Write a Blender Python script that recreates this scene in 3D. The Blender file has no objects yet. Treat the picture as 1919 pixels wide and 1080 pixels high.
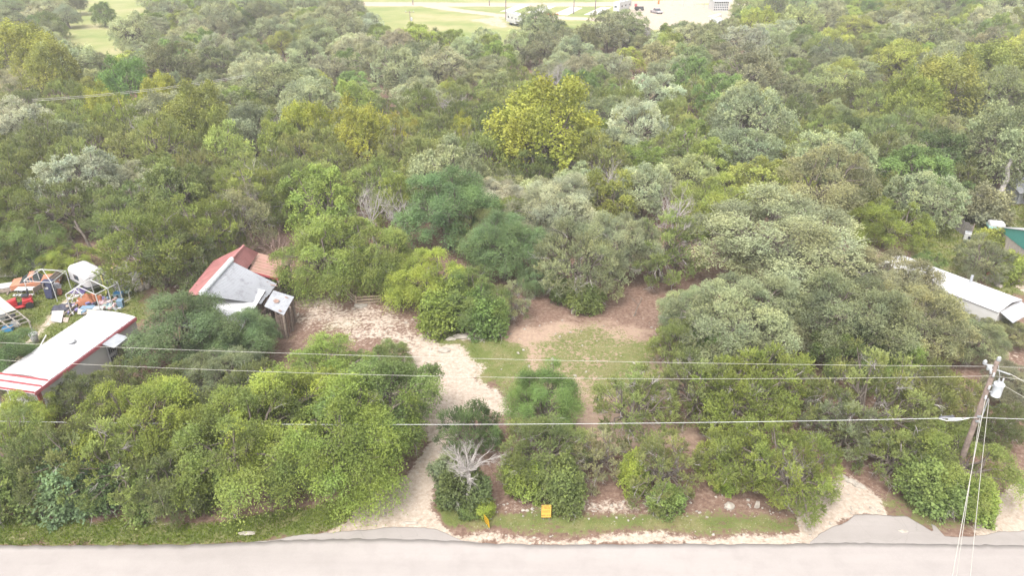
import bpy, math, random
import numpy as np
from mathutils import Vector, Matrix

# ---------------------------------------------------------------- camera, sky, sun, exposure
scene = bpy.context.scene
COL = scene.collection
R = math.radians
FPX, HC, TH = 1370.0, 34.0, R(27.5)      # focal length in photo pixels, camera height, tilt below the horizon
cam_d = bpy.data.cameras.new('camera')
cam_d.sensor_width = 36.0
cam_d.lens = 36.0*FPX/1919.0
cam_d.clip_start = 0.5
cam_d.clip_end = 6000
cam = bpy.data.objects.new('camera', cam_d)
COL.objects.link(cam)
cam.location = (0, 0, HC)
cam.rotation_euler = (math.pi/2-TH, 0, 0)
scene.camera = cam

SUN_EL, SUN_AZ = R(58), R(205)           # azimuth from +Y, clockwise: behind the camera, a little to the left
world = bpy.data.worlds.new('World')
scene.world = world
world.use_nodes = True
nt = world.node_tree
nt.nodes.clear()
wo = nt.nodes.new('ShaderNodeOutputWorld')
bg = nt.nodes.new('ShaderNodeBackground')
sky = nt.nodes.new('ShaderNodeTexSky')
sky.sky_type = 'NISHITA'
sky.sun_disc = False
sky.sun_elevation = SUN_EL
sky.sun_rotation = SUN_AZ
sky.air_density = 1.0
sky.dust_density = 4.0
hs = nt.nodes.new('ShaderNodeHueSaturation')
hs.inputs['Saturation'].default_value = 0.08     # a thin overcast: the sky is nearly grey
nt.links.new(sky.outputs[0], hs.inputs['Color'])
nt.links.new(hs.outputs[0], bg.inputs['Color'])
bg.inputs['Strength'].default_value = 0.15
nt.links.new(bg.outputs[0], wo.inputs[0])

sun_d = bpy.data.lights.new('sun', 'SUN')
sun_d.energy = 1.15
sun_d.angle = R(22)
sun_d.color = (1.0, 0.93, 0.84)
sun = bpy.data.objects.new('sun', sun_d)
COL.objects.link(sun)
sd = Vector((math.sin(SUN_AZ)*math.cos(SUN_EL), math.cos(SUN_AZ)*math.cos(SUN_EL), math.sin(SUN_EL)))
sun.rotation_euler = sd.to_track_quat('Z', 'Y').to_euler()
sun.location = (0, 0, 80)

scene.view_settings.view_transform = 'Standard'
scene.view_settings.look = 'None'
scene.view_settings.gamma = 1.0
scene.view_settings.use_curve_mapping = False
scene.view_settings.exposure = 1.5
scene.render.engine = 'CYCLES'
scene.cycles.max_bounces = 5
scene.cycles.diffuse_bounces = 3
scene.cycles.glossy_bounces = 2
scene.cycles.transmission_bounces = 3
scene.cycles.caustics_reflective = False
scene.cycles.caustics_refractive = False

# ---------------------------------------------------------------- photo pixel -> place
CT, ST = math.cos(TH), math.sin(TH)
def P(px, py, z=0.0):
    a = (px-959.5)/FPX; b = (py-540)/FPX
    dy = CT-ST*b; dz = -ST-CT*b
    t = (z-HC)/dz
    return Vector((a*t, dy*t, z))
def depth(v):
    return v[1]*CT+(HC-v[2])*ST
def pix(x, y, z=0.0):
    d = y*CT+(HC-z)*ST
    up = y*ST-(HC-z)*CT
    return 959.5+FPX*x/d, 540-FPX*up/d

# ---------------------------------------------------------------- materials
MATS = {}
def mat(name, col, rough=0.7, metal=0.0, noise=0.12, scale=4.0, col2=None, bump=0.0, bscale=None, spec=0.4, coord='Object', thr=None):
    if name in MATS: return MATS[name]
    m = bpy.data.materials.new(name); m.use_nodes = True
    t = m.node_tree; n = t.nodes; l = t.links
    b = n['Principled BSDF']
    b.inputs['Roughness'].default_value = rough
    b.inputs['Metallic'].default_value = metal
    b.inputs['Specular IOR Level'].default_value = spec
    tc = n.new('ShaderNodeTexCoord')
    nz = n.new('ShaderNodeTexNoise'); nz.inputs['Scale'].default_value = scale; nz.inputs['Detail'].default_value = 6; nz.inputs['Roughness'].default_value = 0.65
    l.new(tc.outputs[coord], nz.inputs['Vector'])
    rp = n.new('ShaderNodeValToRGB')
    c1 = col; c2 = col2 if col2 else tuple(max(0, c*(1-noise*2.2)) for c in col)
    lo, hi = thr if thr else (0.32, 0.68)
    rp.color_ramp.elements[0].position = lo; rp.color_ramp.elements[1].position = hi
    rp.color_ramp.elements[0].color = (*c2, 1); rp.color_ramp.elements[1].color = (*c1, 1)
    l.new(nz.outputs['Fac'], rp.inputs[0]); l.new(rp.outputs[0], b.inputs['Base Color'])
    if bump:
        n2 = n.new('ShaderNodeTexNoise'); n2.inputs['Scale'].default_value = bscale or scale*6; n2.inputs['Detail'].default_value = 4
        l.new(tc.outputs[coord], n2.inputs['Vector'])
        bp = n.new('ShaderNodeBump'); bp.inputs['Strength'].default_value = bump; bp.inputs['Distance'].default_value = 0.02
        l.new(n2.outputs['Fac'], bp.inputs['Height']); l.new(bp.outputs[0], b.inputs['Normal'])
    MATS[name] = m
    return m

def foliage_mat(name, fresh=(1.28, 1.22, 0.85), spec=0.22, rough=0.6, trans=0.35):
    m = bpy.data.materials.new(name); m.use_nodes = True
    t = m.node_tree; n = t.nodes; l = t.links
    n.remove(n['Principled BSDF'])
    out = n['Material Output']
    oi = n.new('ShaderNodeObjectInfo')
    at = n.new('ShaderNodeAttribute'); at.attribute_name = 'tone'
    fr = n.new('ShaderNodeAttribute'); fr.attribute_name = 'fresh'
    mp = n.new('ShaderNodeMapRange'); mp.inputs['To Min'].default_value = 0.55; mp.inputs['To Max'].default_value = 1.6
    l.new(at.outputs['Fac'], mp.inputs['Value'])
    mx = n.new('ShaderNodeMix'); mx.data_type = 'RGBA'; mx.blend_type = 'MULTIPLY'; mx.inputs[0].default_value = 1.0
    tc = n.new('ShaderNodeTexCoord'); ad = n.new('ShaderNodeVectorMath'); ad.operation = 'ADD'
    l.new(tc.outputs['Object'], ad.inputs[0]); l.new(oi.outputs['Location'], ad.inputs[1])
    nz = n.new('ShaderNodeTexNoise'); nz.inputs['Scale'].default_value = 0.45; nz.inputs['Detail'].default_value = 3; l.new(ad.outputs[0], nz.inputs['Vector'])
    rr = n.new('ShaderNodeValToRGB'); e = rr.color_ramp.elements; e[0].position = 0.3; e[1].position = 0.7
    e[0].color = (0.86, 0.94, 0.98, 1); e[1].color = (1.12, 1.07, 0.94, 1); l.new(nz.outputs['Fac'], rr.inputs[0])
    m0 = n.new('ShaderNodeMix'); m0.data_type = 'RGBA'; m0.blend_type = 'MULTIPLY'; m0.inputs[0].default_value = 1.0
    l.new(oi.outputs['Color'], m0.inputs[6]); l.new(rr.outputs[0], m0.inputs[7]); l.new(m0.outputs[2], mx.inputs[6])
    cb = n.new('ShaderNodeCombineColor')
    for i in range(3): l.new(mp.outputs[0], cb.inputs[i])
    l.new(cb.outputs[0], mx.inputs[7])
    m2 = n.new('ShaderNodeMix'); m2.data_type = 'RGBA'; m2.blend_type = 'MULTIPLY'
    l.new(fr.outputs['Fac'], m2.inputs[0]); l.new(mx.outputs[2], m2.inputs[6])
    m2.inputs[7].default_value = (*fresh, 1)
    pb = n.new('ShaderNodeBsdfPrincipled')
    pb.inputs['Roughness'].default_value = rough; pb.inputs['Specular IOR Level'].default_value = spec
    l.new(m2.outputs[2], pb.inputs['Base Color'])
    tr = n.new('ShaderNodeBsdfTranslucent'); l.new(m2.outputs[2], tr.inputs['Color'])
    ms = n.new('ShaderNodeMixShader'); ms.inputs[0].default_value = trans
    l.new(pb.outputs[0], ms.inputs[1]); l.new(tr.outputs[0], ms.inputs[2]); l.new(ms.outputs[0], out.inputs[0])
    return m
LEAF = foliage_mat('leaf')
BARK = mat('bark', (0.20, 0.165, 0.14), 0.9, noise=0.25, scale=3, bump=0.6, bscale=20)
BARKPALE = mat('bark_pale', (0.48, 0.44, 0.415), 0.9, noise=0.22, scale=2.5)
BARKRED = mat('bark_reddish', (0.33, 0.23, 0.20), 0.9, noise=0.2, scale=2.5)
WOODPOLE = mat('pole_wood', (0.23, 0.175, 0.15), 0.9, noise=0.25, scale=3)
WHITE = mat('white_paint', (0.46, 0.46, 0.46), 0.45, noise=0.06, scale=1.2)
WHITEMETAL = mat('white_metal', (0.44, 0.45, 0.47), 0.4, noise=0.05, scale=2)
GREYMETAL = mat('grey_metal', (0.42, 0.44, 0.47), 0.45, noise=0.15, scale=2, metal=0.3)
DARK = mat('dark_plastic', (0.03, 0.032, 0.04), 0.5, noise=0.1)
BLACKRUB = mat('rubber', (0.025, 0.025, 0.025), 0.8)
GLASS = mat('window_glass', (0.05, 0.06, 0.075), 0.08, noise=0.05, spec=0.8)
WOODOLD = mat('weathered_wood', (0.30, 0.24, 0.20), 0.9, noise=0.25, scale=5, bump=0.3)
WOODGREY = mat('grey_fence_wood', (0.33, 0.30, 0.29), 0.9, noise=0.2, scale=5)
STONE = mat('limestone', (0.40, 0.36, 0.31), 0.9, noise=0.18, scale=3, bump=0.5)
REDPAINT = mat('red_trim_paint', (0.38, 0.08, 0.09), 0.6, noise=0.12, scale=4)

# ---------------------------------------------------------------- mesh helpers
def raw_mesh(name, V, F, mats, mi=None, attrs=None, smooth=False):
    """V (n,3), F (m,k) constant k"""
    V = np.asarray(V, dtype=np.float32); F = np.asarray(F, dtype=np.int32)
    me = bpy.data.meshes.new(name)
    m, k = F.shape
    me.vertices.add(len(V)); me.vertices.foreach_set('co', V.ravel())
    me.loops.add(m*k); me.loops.foreach_set('vertex_index', F.ravel())
    me.polygons.add(m); me.polygons.foreach_set('loop_start', np.arange(0, m*k, k, dtype=np.int32))
    try: me.polygons.foreach_set('loop_total', np.full(m, k, dtype=np.int32))
    except Exception: pass
    for x in mats: me.materials.append(x)
    if mi is not None: me.polygons.foreach_set('material_index', np.asarray(mi, dtype=np.int32))
    if smooth: me.polygons.foreach_set('use_smooth', np.ones(m, dtype=bool))
    if attrs:
        for an, av in attrs.items():
            a = me.attributes.new(an, 'FLOAT', 'FACE'); a.data.foreach_set('value', np.asarray(av, dtype=np.float32))
    me.update(calc_edges=True)
    return me

class MB:
    """collects shapes in world coordinates; build() links them as one object"""
    def __init__(s): s.v = []; s.f = []
    def add(s, vs, fs):
        o = len(s.v); s.v += [tuple(v) for v in vs]; s.f += [tuple(i+o for i in f) for f in fs]; return s
    def hexa(s, b, t):          # bottom 4, top 4 corners (counter-clockwise seen from above)
        return s.add(list(b)+list(t), [(3,2,1,0),(4,5,6,7),(0,1,5,4),(1,2,6,5),(2,3,7,6),(3,0,4,7)])
    def box(s, c, size, rz=0, M=None):
        x, y, z = [k/2 for k in size]
        pts = [Vector(p) for p in ((-x,-y,-z),(x,-y,-z),(x,y,-z),(-x,y,-z),(-x,-y,z),(x,-y,z),(x,y,z),(-x,y,z))]
        m = Matrix.Translation(Vector(c)) @ (M if M else Matrix.Rotation(rz, 4, 'Z'))
        pts = [m @ p for p in pts]
        return s.hexa(pts[:4], pts[4:])
    def beam(s, p0, p1, w=0.08, h=None):
        p0 = Vector(p0); p1 = Vector(p1); d = p1-p0; h = h or w
        q = d.to_track_quat('Z', 'Y').to_matrix().to_4x4()
        return s.box((p0+p1)/2, (w, h, d.length), M=q)
    def tube(s, pts, r, n=8, cap=True):
        pts = [Vector(p) for p in pts]; rs = r if isinstance(r, (list, tuple)) else [r]*len(pts)
        ring = []
        for i, p in enumerate(pts):
            d = (pts[min(i+1, len(pts)-1)]-pts[max(i-1, 0)]).normalized()
            a = d.orthogonal().normalized() if i == 0 else (a-d*a.dot(d)).normalized()
            b = d.cross(a)
            ring.append([p+(a*math.cos(2*math.pi*k/n)+b*math.sin(2*math.pi*k/n))*rs[i] for k in range(n)])
        vs = [v for r_ in ring for v in r_]; fs = []
        for i in range(len(pts)-1):
            for k in range(n):
                k2 = (k+1) % n
                fs.append((i*n+k, i*n+k2, (i+1)*n+k2, (i+1)*n+k))
        if cap: fs.append(tuple(range(n-1, -1, -1))); fs.append(tuple(range((len(pts)-1)*n, len(pts)*n)))
        return s.add(vs, fs)
    def lathe(s, c, prof, n=16):
        c = Vector(c); return s.tube([c+Vector((0,0,z)) for r, z in prof], [r for r, z in prof], n)
    def slab(s, poly, th):       # polygon in space, thickened along its own normal (downwards)
        pts = [Vector(p) for p in poly]; nrm = (pts[1]-pts[0]).cross(pts[-1]-pts[0]).normalized()
        if nrm.z < 0: pts.reverse(); nrm = -nrm
        n = len(pts); lo = [p-nrm*th for p in pts]
        fs = [tuple(range(n)), tuple(range(2*n-1, n-1, -1))]
        for i in range(n): j = (i+1) % n; fs.append((i, i+n, j+n, j))
        return s.add(pts+lo, fs)
    def wall(s, poly, th, nrm):  # vertical polygon thickened along nrm
        pts = [Vector(p) for p in poly]; n = len(pts); nrm = Vector(nrm).normalized()*th
        return s.add(pts+[p+nrm for p in pts], [tuple(range(n)), tuple(range(2*n-1, n-1, -1))]+[(i, i+n, (i+1) % n+n, (i+1) % n) for i in range(n)])
    def blob(s, c, size, seed=0, n=8, m=5, j=0.25, rz=0):
        rg = random.Random(seed); c = Vector(c); vs = []; fs = []
        for i in range(m+1):
            ph = math.pi*i/m
            for k in range(n):
                th = 2*math.pi*k/n; q = 1+rg.uniform(-j, j)*(0 if i in (0, m) else 1)
                x = math.sin(ph)*math.cos(th)*size[0]/2*q; y = math.sin(ph)*math.sin(th)*size[1]/2*q
                vs.append(c+Vector((x*math.cos(rz)-y*math.sin(rz), x*math.sin(rz)+y*math.cos(rz), -math.cos(ph)*size[2]/2*q)))
        for i in range(m):
            for k in range(n): k2 = (k+1) % n; fs.append((i*n+k, i*n+k2, (i+1)*n+k2, (i+1)*n+k))
        return s.add(vs, fs)
    def build(s, name, m, parent=None, smooth=False, bevel=0):
        o0 = ORG.get(parent.name, Vector((0,0,0))) if parent else Vector((0,0,0))
        me = bpy.data.meshes.new(name)
        me.from_pydata([Vector(v)-o0 for v in s.v], [], s.f)
        me.materials.append(m)
        if smooth: me.polygons.foreach_set('use_smooth', [True]*len(me.polygons))
        me.update()
        o = bpy.data.objects.new(name, me); COL.objects.link(o)
        if parent: o.parent = parent; ORG[o.name] = o0
        if bevel:
            b = o.modifiers.new('bevel', 'BEVEL'); b.width = bevel; b.segments = 2; b.limit_method = 'ANGLE'
        return o
ORG = {}
def thing(name, loc, label, cat, group=None):
    o = bpy.data.objects.new(name, None); COL.objects.link(o); o.location = loc
    o.empty_display_size = 0.3
    ORG[o.name] = Vector(loc); o['label'] = label; o['category'] = cat
    if group: o['group'] = group
    return o
def tag(o, label, cat, group=None):
    o['label'] = label; o['category'] = cat
    if group: o['group'] = group
    return o
def copy_tree(o, loc, rz=0, label=None, parent=None):
    c = o.copy(); COL.objects.link(c)
    if parent: c.parent = parent
    else: c.location = loc; c.rotation_euler = (0, 0, rz); c['label'] = label or o['label']
    for ch in o.children: copy_tree(ch, None, parent=c)
    return c
# ---------------------------------------------------------------- ground
rng = np.random.default_rng(7)
def vnoise(x, y, s, seed):
    g = np.random.default_rng(seed).random((256, 256))
    u = x/s; v = y/s; i = np.floor(u).astype(int); j = np.floor(v).astype(int); fu = u-i; fv = v-j
    fu = fu*fu*(3-2*fu); fv = fv*fv*(3-2*fv)
    G = lambda a, b: g[a % 256, b % 256]
    return (G(i, j)*(1-fu)+G(i+1, j)*fu)*(1-fv)+(G(i, j+1)*(1-fu)+G(i+1, j+1)*fu)*fv
xs = np.concatenate([[-1500, -800], np.arange(-400, -62, 5.0), np.arange(-60, 60.1, 0.33), np.arange(63, 401, 5.0), [800, 1500]])
ys = np.concatenate([[-600, -400, -200, -60, 0, 12, 20, 24], np.arange(27, 100, 0.33), np.arange(101, 420, 2.5), [450, 600, 900, 1500]])
GX, GY = np.meshgrid(xs, ys)
gx, gy = GX.ravel(), GY.ravel()
def poly_w(x, y, pts, soft):
    """1 inside the polygon, falling to 0 over soft metres"""
    q = np.array([tuple(P(*p))[:2] for p in pts]); n = len(q)
    ins = np.zeros(len(x), bool); dist = np.full(len(x), 1e9)
    sel = (x > q[:,0].min()-soft*2) & (x < q[:,0].max()+soft*2) & (y > q[:,1].min()-soft*2) & (y < q[:,1].max()+soft*2)
    xx = x[sel]; yy = y[sel]; i2 = np.zeros(len(xx), bool); d2 = np.full(len(xx), 1e9)
    for i in range(n):
        a = q[i]; b = q[(i+1) % n]
        c = ((a[1] > yy) != (b[1] > yy)) & (xx < (b[0]-a[0])*(yy-a[1])/(b[1]-a[1]+1e-9)+a[0]); i2 ^= c
        ab = b-a; t = np.clip(((xx-a[0])*ab[0]+(yy-a[1])*ab[1])/(ab@ab+1e-9), 0, 1)
        d2 = np.minimum(d2, np.hypot(xx-a[0]-t*ab[0], yy-a[1]-t*ab[1]))
    w = np.zeros(len(x)); s = np.where(i2, d2, -d2)
    w[sel] = np.clip(s/(soft*2)+0.5, 0, 1)
    return w
GRASS = [  # (polygon in photo pixels, softness, weight)
 ([(0,965),(150,975),(330,985),(520,965),(640,935),(760,895),(700,930),(640,992),(560,1004),(450,1018),(230,1024),(0,1024),(-120,1024),(-120,960)], 0.6, 1.0),
 ([(815,900),(830,890),(905,960),(1100,958),(1300,965),(1420,968),(1510,960),(1525,985),(1480,1000),(1200,1004),(980,998),(870,992),(825,975)], 0.7, 0.78),
 ([(808,905),(835,895),(910,950),(905,975),(860,990),(825,975)], 0.4, 1.0),
 ([(1110,962),(1230,975),(1230,998),(1110,996)], 0.8, 0.9),
 ([(800,600),(850,600),(905,622),(985,650),(1000,700),(905,715),(880,690),(815,640)], 0.9, 1.0),
 ([(905,650),(985,655),(990,690),(910,692)], 0.4, 1.0),
 ([(985,640),(1100,600),(1240,640),(1235,760),(1100,765),(1080,720),(1000,700)], 1.5, 0.6),
 ([(1170,630),(1240,640),(1235,740),(1130,765),(1090,725)], 1.2, 0.72),
 ([(890,700),(960,690),(1060,760),(1000,770),(940,745)], 0.8, 0.62),
 ([(590,600),(680,590),(700,610),(650,630),(590,630)], 1.0, 0.55),
 ([(700,600),(790,600),(800,630),(760,640)], 1.0, 0.35),
 ([(-80,500),(150,500),(200,500),(275,540),(280,600),(180,640),(60,660),(-80,640)], 1.0, 0.88),
 ([(1800,500),(1919,480),(1960,520),(1919,560),(1860,545)], 1.0, 0.8),
 ([(1700,440),(1760,400),(1800,380),(1930,370),(1960,400),(1960,470),(1860,480),(1800,520),(1720,500)], 1.5, 0.9),
 ([(1540,920),(1650,960),(1750,1000),(1810,1000),(1850,960),(1700,900),(1640,930)], 0.8, 0.55),
 ([(1860,600),(1919,600),(1960,640),(1919,660),(1870,650)], 1.0, 0.6)]
CALI = [
 ([(625,998),(640,985),(690,935),(740,905),(775,880),(800,830),(795,800),(850,785),(850,830),(822,860),(815,900),(808,940),(818,975),(850,998),(870,1020),(560,1030)], 0.35, 1.0),
 ([(690,700),(760,690),(800,645),(860,652),(905,685),(888,705),(950,745),(950,780),(880,770),(850,800),(790,810),(700,800),(660,740)], 0.6, 1.0),
 ([(760,640),(800,625),(850,655),(800,690),(740,700)], 0.8, 0.8),
 ([(560,545),(640,560),(720,572),(780,600),(800,650),(740,660),(640,640),(560,610),(540,580)], 1.6, 0.55),
 ([(800,600),(845,600),(845,622),(815,628)], 0.3, 1.0),
 ([(838,630),(880,625),(915,636),(900,642),(850,640)], 0.25, 1.0),
 ([(825,655),(850,653),(855,662),(825,664)], 0.2, 1.0),
 ([(870,1000),(1100,1008),(1300,1005),(1480,1000),(1520,985),(1560,1010),(1540,1030),(860,1026),(850,1010)], 0.35, 0.78),
 ([(1490,990),(1500,935),(1540,905),(1590,890),(1650,935),(1665,968),(1600,970),(1550,1000),(1520,1022)], 0.4, 1.0),
 ([(1815,985),(1835,955),(1875,925),(1930,890),(2100,860),(2100,1010),(1840,1005)], 0.4, 1.0),
 ([(40,650),(60,630),(85,600),(105,580),(130,560),(135,540),(145,545),(130,575),(100,605),(75,635),(55,660)], 0.5, 0.75),
 ([(1740,590),(1870,650),(1919,640),(1919,700),(1870,660)], 0.7, 0.4),
 ([(1150,920),(1300,950),(1230,975),(1080,960),(940,955),(930,935),(1080,940)], 0.8, 0.5),
 ([(1890,460),(1990,440),(1990,580),(1905,545)], 0.8, 0.9),
 ([(1180,215),(1215,225),(1210,262),(1185,255)], 2.0, 0.9), ([(1265,215),(1330,220),(1325,262),(1290,262)], 3.0, 0.95)]
REDS = [
 ([(1080,770),(1180,765),(1260,800),(1330,830),(1200,850),(1080,830)], 1.2, 0.9),
 ([(1480,975),(1500,930),(1540,925),(1560,960),(1545,985)], 0.6, 0.9),
 ([(920,650),(960,615),(1060,600),(1180,612),(1240,650),(1235,755),(1120,770),(990,720),(930,700)], 2.0, 1.0)]
ROADF = [   # far caliche roads and yard of the caravan park
 ([(640,3),(800,4),(960,5),(1100,4),(1400,-4),(1400,3),(1150,11),(960,12),(800,11),(690,11)], 1.5, 1.0),
 ([(800,6),(860,16),(940,26),(1050,30),(1150,34),(1150,40),(1040,36),(930,31),(850,21),(790,12)], 1.2, 1.0),
 ([(1160,6),(1250,2),(1350,10),(1360,45),(1180,60),(1150,30)], 2.0, 0.72),
 ([(1330,0),(1420,0),(1440,35),(1330,45)], 2.0, 0.7),
 ([(870,36),(940,30),(960,50),(940,52)], 2.0, 0.6)]
MEADOW = [
 ([(120,170),(60,110),(110,60),(150,-10),(330,-30),(330,60),(300,130),(200,160)], 4.0, 1.0),
 ([(470,-30),(1600,-30),(1500,40),(1130,90),(960,95),(780,75),(640,70),(600,30),(500,60),(460,20)], 4.0, 1.0),
 ([(270,110),(420,60),(420,140),(300,150)], 3.0, 0.8)]
nz1 = vnoise(gx, gy, 1.6, 1)*0.6+vnoise(gx, gy, 0.6, 2)*0.4
def layer(L):
    w = np.zeros(len(gx))
    for pts, s, k in L: w = np.maximum(w, poly_w(gx+(nz1-0.5)*1.2, gy+(vnoise(gx, gy, 1.3, 3)-0.5)*1.2, pts, s)*k)
    return w
wg, wc, wr, wf, wm = layer(GRASS), layer(CALI), layer(REDS), layer(ROADF), layer(MEADOW)
wc = np.maximum(wc, wf)
wm = np.maximum(wm, np.clip((gy-330)/40, 0, 1))
wg = np.where(gy < 28, 0.8, wg)
gz = (vnoise(gx, gy, 6, 5)-0.5)*0.22+(vnoise(gx, gy, 1.5, 6)-0.5)*0.07
gz *= np.clip((gy-35.5)/4, 0, 1)*np.clip((300-gy)/60, 0, 1)
def gh(x, y):
    z = (vnoise(np.array([x]), np.array([y]), 6, 5)-0.5)*0.22+(vnoise(np.array([x]), np.array([y]), 1.5, 6)-0.5)*0.07
    return float(z[0])*min(1, max(0, (y-35.5)/4))*min(1, max(0, (300-y)/60))
nx, ny = len(xs), len(ys)
ii = (np.arange(ny-1)[:, None]*nx+np.arange(nx-1)[None, :]).ravel()
gm = bpy.data.materials.new('ground'); gm.use_nodes = True
gme = raw_mesh('ground', np.stack([gx, gy, gz], 1), np.stack([ii, ii+1, ii+nx+1, ii+nx], 1), [gm], smooth=True)
ca = gme.attributes.new('cover', 'FLOAT_COLOR', 'POINT')
ca.data.foreach_set('color', np.stack([wg, wc, wr, wm], 1).astype(np.float32).ravel())
ground = bpy.data.objects.new('ground', gme); COL.objects.link(ground); ground['kind'] = 'structure'

class NT:
    def __init__(s, m): s.t = m.node_tree; s.n = s.t.nodes; s.l = s.t.links
    def node(s, ty, **kw):
        x = s.n.new(ty)
        for k, v in kw.items(): setattr(x, k, v)
        return x
    def noise(s, vec, scale, detail=5, rough=0.6):
        x = s.node('ShaderNodeTexNoise'); x.inputs['Scale'].default_value = scale; x.inputs['Detail'].default_value = detail; x.inputs['Roughness'].default_value = rough
        s.l.new(vec, x.inputs['Vector']); return x.outputs['Fac']
    def math(s, op, a, b=None, clamp=False):
        x = s.node('ShaderNodeMath', operation=op, use_clamp=clamp)
        for i, v in enumerate((a, b)):
            if v is None: continue
            if isinstance(v, (int, float)): x.inputs[i].default_value = v
            else: s.l.new(v, x.inputs[i])
        return x.outputs[0]
    def ramp(s, fac, stops):
        x = s.node('ShaderNodeValToRGB'); e = x.color_ramp.elements
        while len(e) < len(stops): e.new(0.5)
        for el, (p, c) in zip(e, stops): el.position = p; el.color = (*c, 1) if len(c) == 3 else c
        s.l.new(fac, x.inputs[0]); return x.outputs[0]
    def mix(s, f, a, b, blend='MIX'):
        x = s.node('ShaderNodeMix', data_type='RGBA', blend_type=blend)
        if isinstance(f, (int, float)): x.inputs[0].default_value = f
        else: s.l.new(f, x.inputs[0])
        for i, v in ((6, a), (7, b)):
            if isinstance(v, tuple): x.inputs[i].default_value = (*v, 1)
            else: s.l.new(v, x.inputs[i])
        return x.outputs[2]
g = NT(gm)
geo = g.node('ShaderNodeNewGeometry'); pos = geo.outputs['Position']
att = g.node('ShaderNodeAttribute', attribute_name='cover')
sep = g.node('ShaderNodeSeparateColor'); g.l.new(att.outputs['Color'], sep.inputs[0])
n_f = g.noise(pos, 3.2, 8, 0.72); n_m = g.noise(pos, 0.55, 6, 0.62); n_ff = g.noise(pos, 14, 4, 0.7)
litter = g.ramp(n_f, [(0.3, (0.09, 0.055, 0.04)), (0.5, (0.165, 0.105, 0.08)), (0.68, (0.26, 0.19, 0.15))])
grass = g.ramp(n_m, [(0.3, (0.09, 0.12, 0.03)), (0.48, (0.135, 0.155, 0.05)), (0.66, (0.215, 0.185, 0.095))])
grass = g.mix(g.math('MULTIPLY', n_ff, 0.55), grass, (0.07, 0.085, 0.025))
calc = g.ramp(n_f, [(0.3, (0.225, 0.17, 0.13)), (0.5, (0.36, 0.295, 0.24)), (0.68, (0.47, 0.41, 0.35))])
calc = g.mix(g.math('MULTIPLY', g.ramp(n_m, [(0.4, (0, 0, 0)), (0.7, (1, 1, 1))]), 0.5), calc, (0.40, 0.34, 0.285))
red = g.ramp(n_f, [(0.3, (0.25, 0.175, 0.13)), (0.7, (0.36, 0.265, 0.20))])
n_b = g.noise(pos, 0.05, 5, 0.6)
mead = g.ramp(n_b, [(0.35, (0.16, 0.20, 0.06)), (0.5, (0.22, 0.235, 0.09)), (0.65, (0.30, 0.27, 0.14))])
def thresh(w, nse, k=3.5, amp=1.5):       # weight + noise, sharpened
    a = g.math('ADD', w, g.math('MULTIPLY', g.math('SUBTRACT', nse, 0.5), amp))
    return g.math('ADD', g.math('MULTIPLY', g.math('SUBTRACT', a, 0.5), k), 0.5, clamp=True)
n_e = g.math('ADD', g.math('MULTIPLY', n_f, 0.6), g.math('MULTIPLY', n_m, 0.4))
c = g.mix(thresh(sep.outputs[2], n_m, 2.0), litter, red)
c = g.mix(thresh(att.outputs['Alpha'], n_m, 1.5), c, mead)
c = g.mix(thresh(sep.outputs[0], n_e, 4.0, 3.0), c, grass)
c = g.mix(thresh(sep.outputs[1], n_e, 3.5, 2.8), c, calc)
# fallen pale chips and pebbles
vo = g.node('ShaderNodeTexVoronoi'); vo.inputs['Scale'].default_value = 5.5; g.l.new(pos, vo.inputs['Vector'])
ch = g.math('LESS_THAN', vo.outputs['Distance'], 0.16)
ch = g.math('MULTIPLY', ch, g.math('GREATER_THAN', n_m, 0.5))
c = g.mix(g.math('MULTIPLY', ch, 0.35), c, (0.6, 0.53, 0.46))
gb = g.n['Principled BSDF']; g.l.new(c, gb.inputs['Base Color']); gb.inputs['Roughness'].default_value = 0.95; gb.inputs['Specular IOR Level'].default_value = 0.15
bp = g.node('ShaderNodeBump'); bp.inputs['Strength'].default_value = 0.6; bp.inputs['Distance'].default_value = 0.06
g.l.new(n_f, bp.inputs['Height']); g.l.new(bp.outputs[0], gb.inputs['Normal'])

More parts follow.
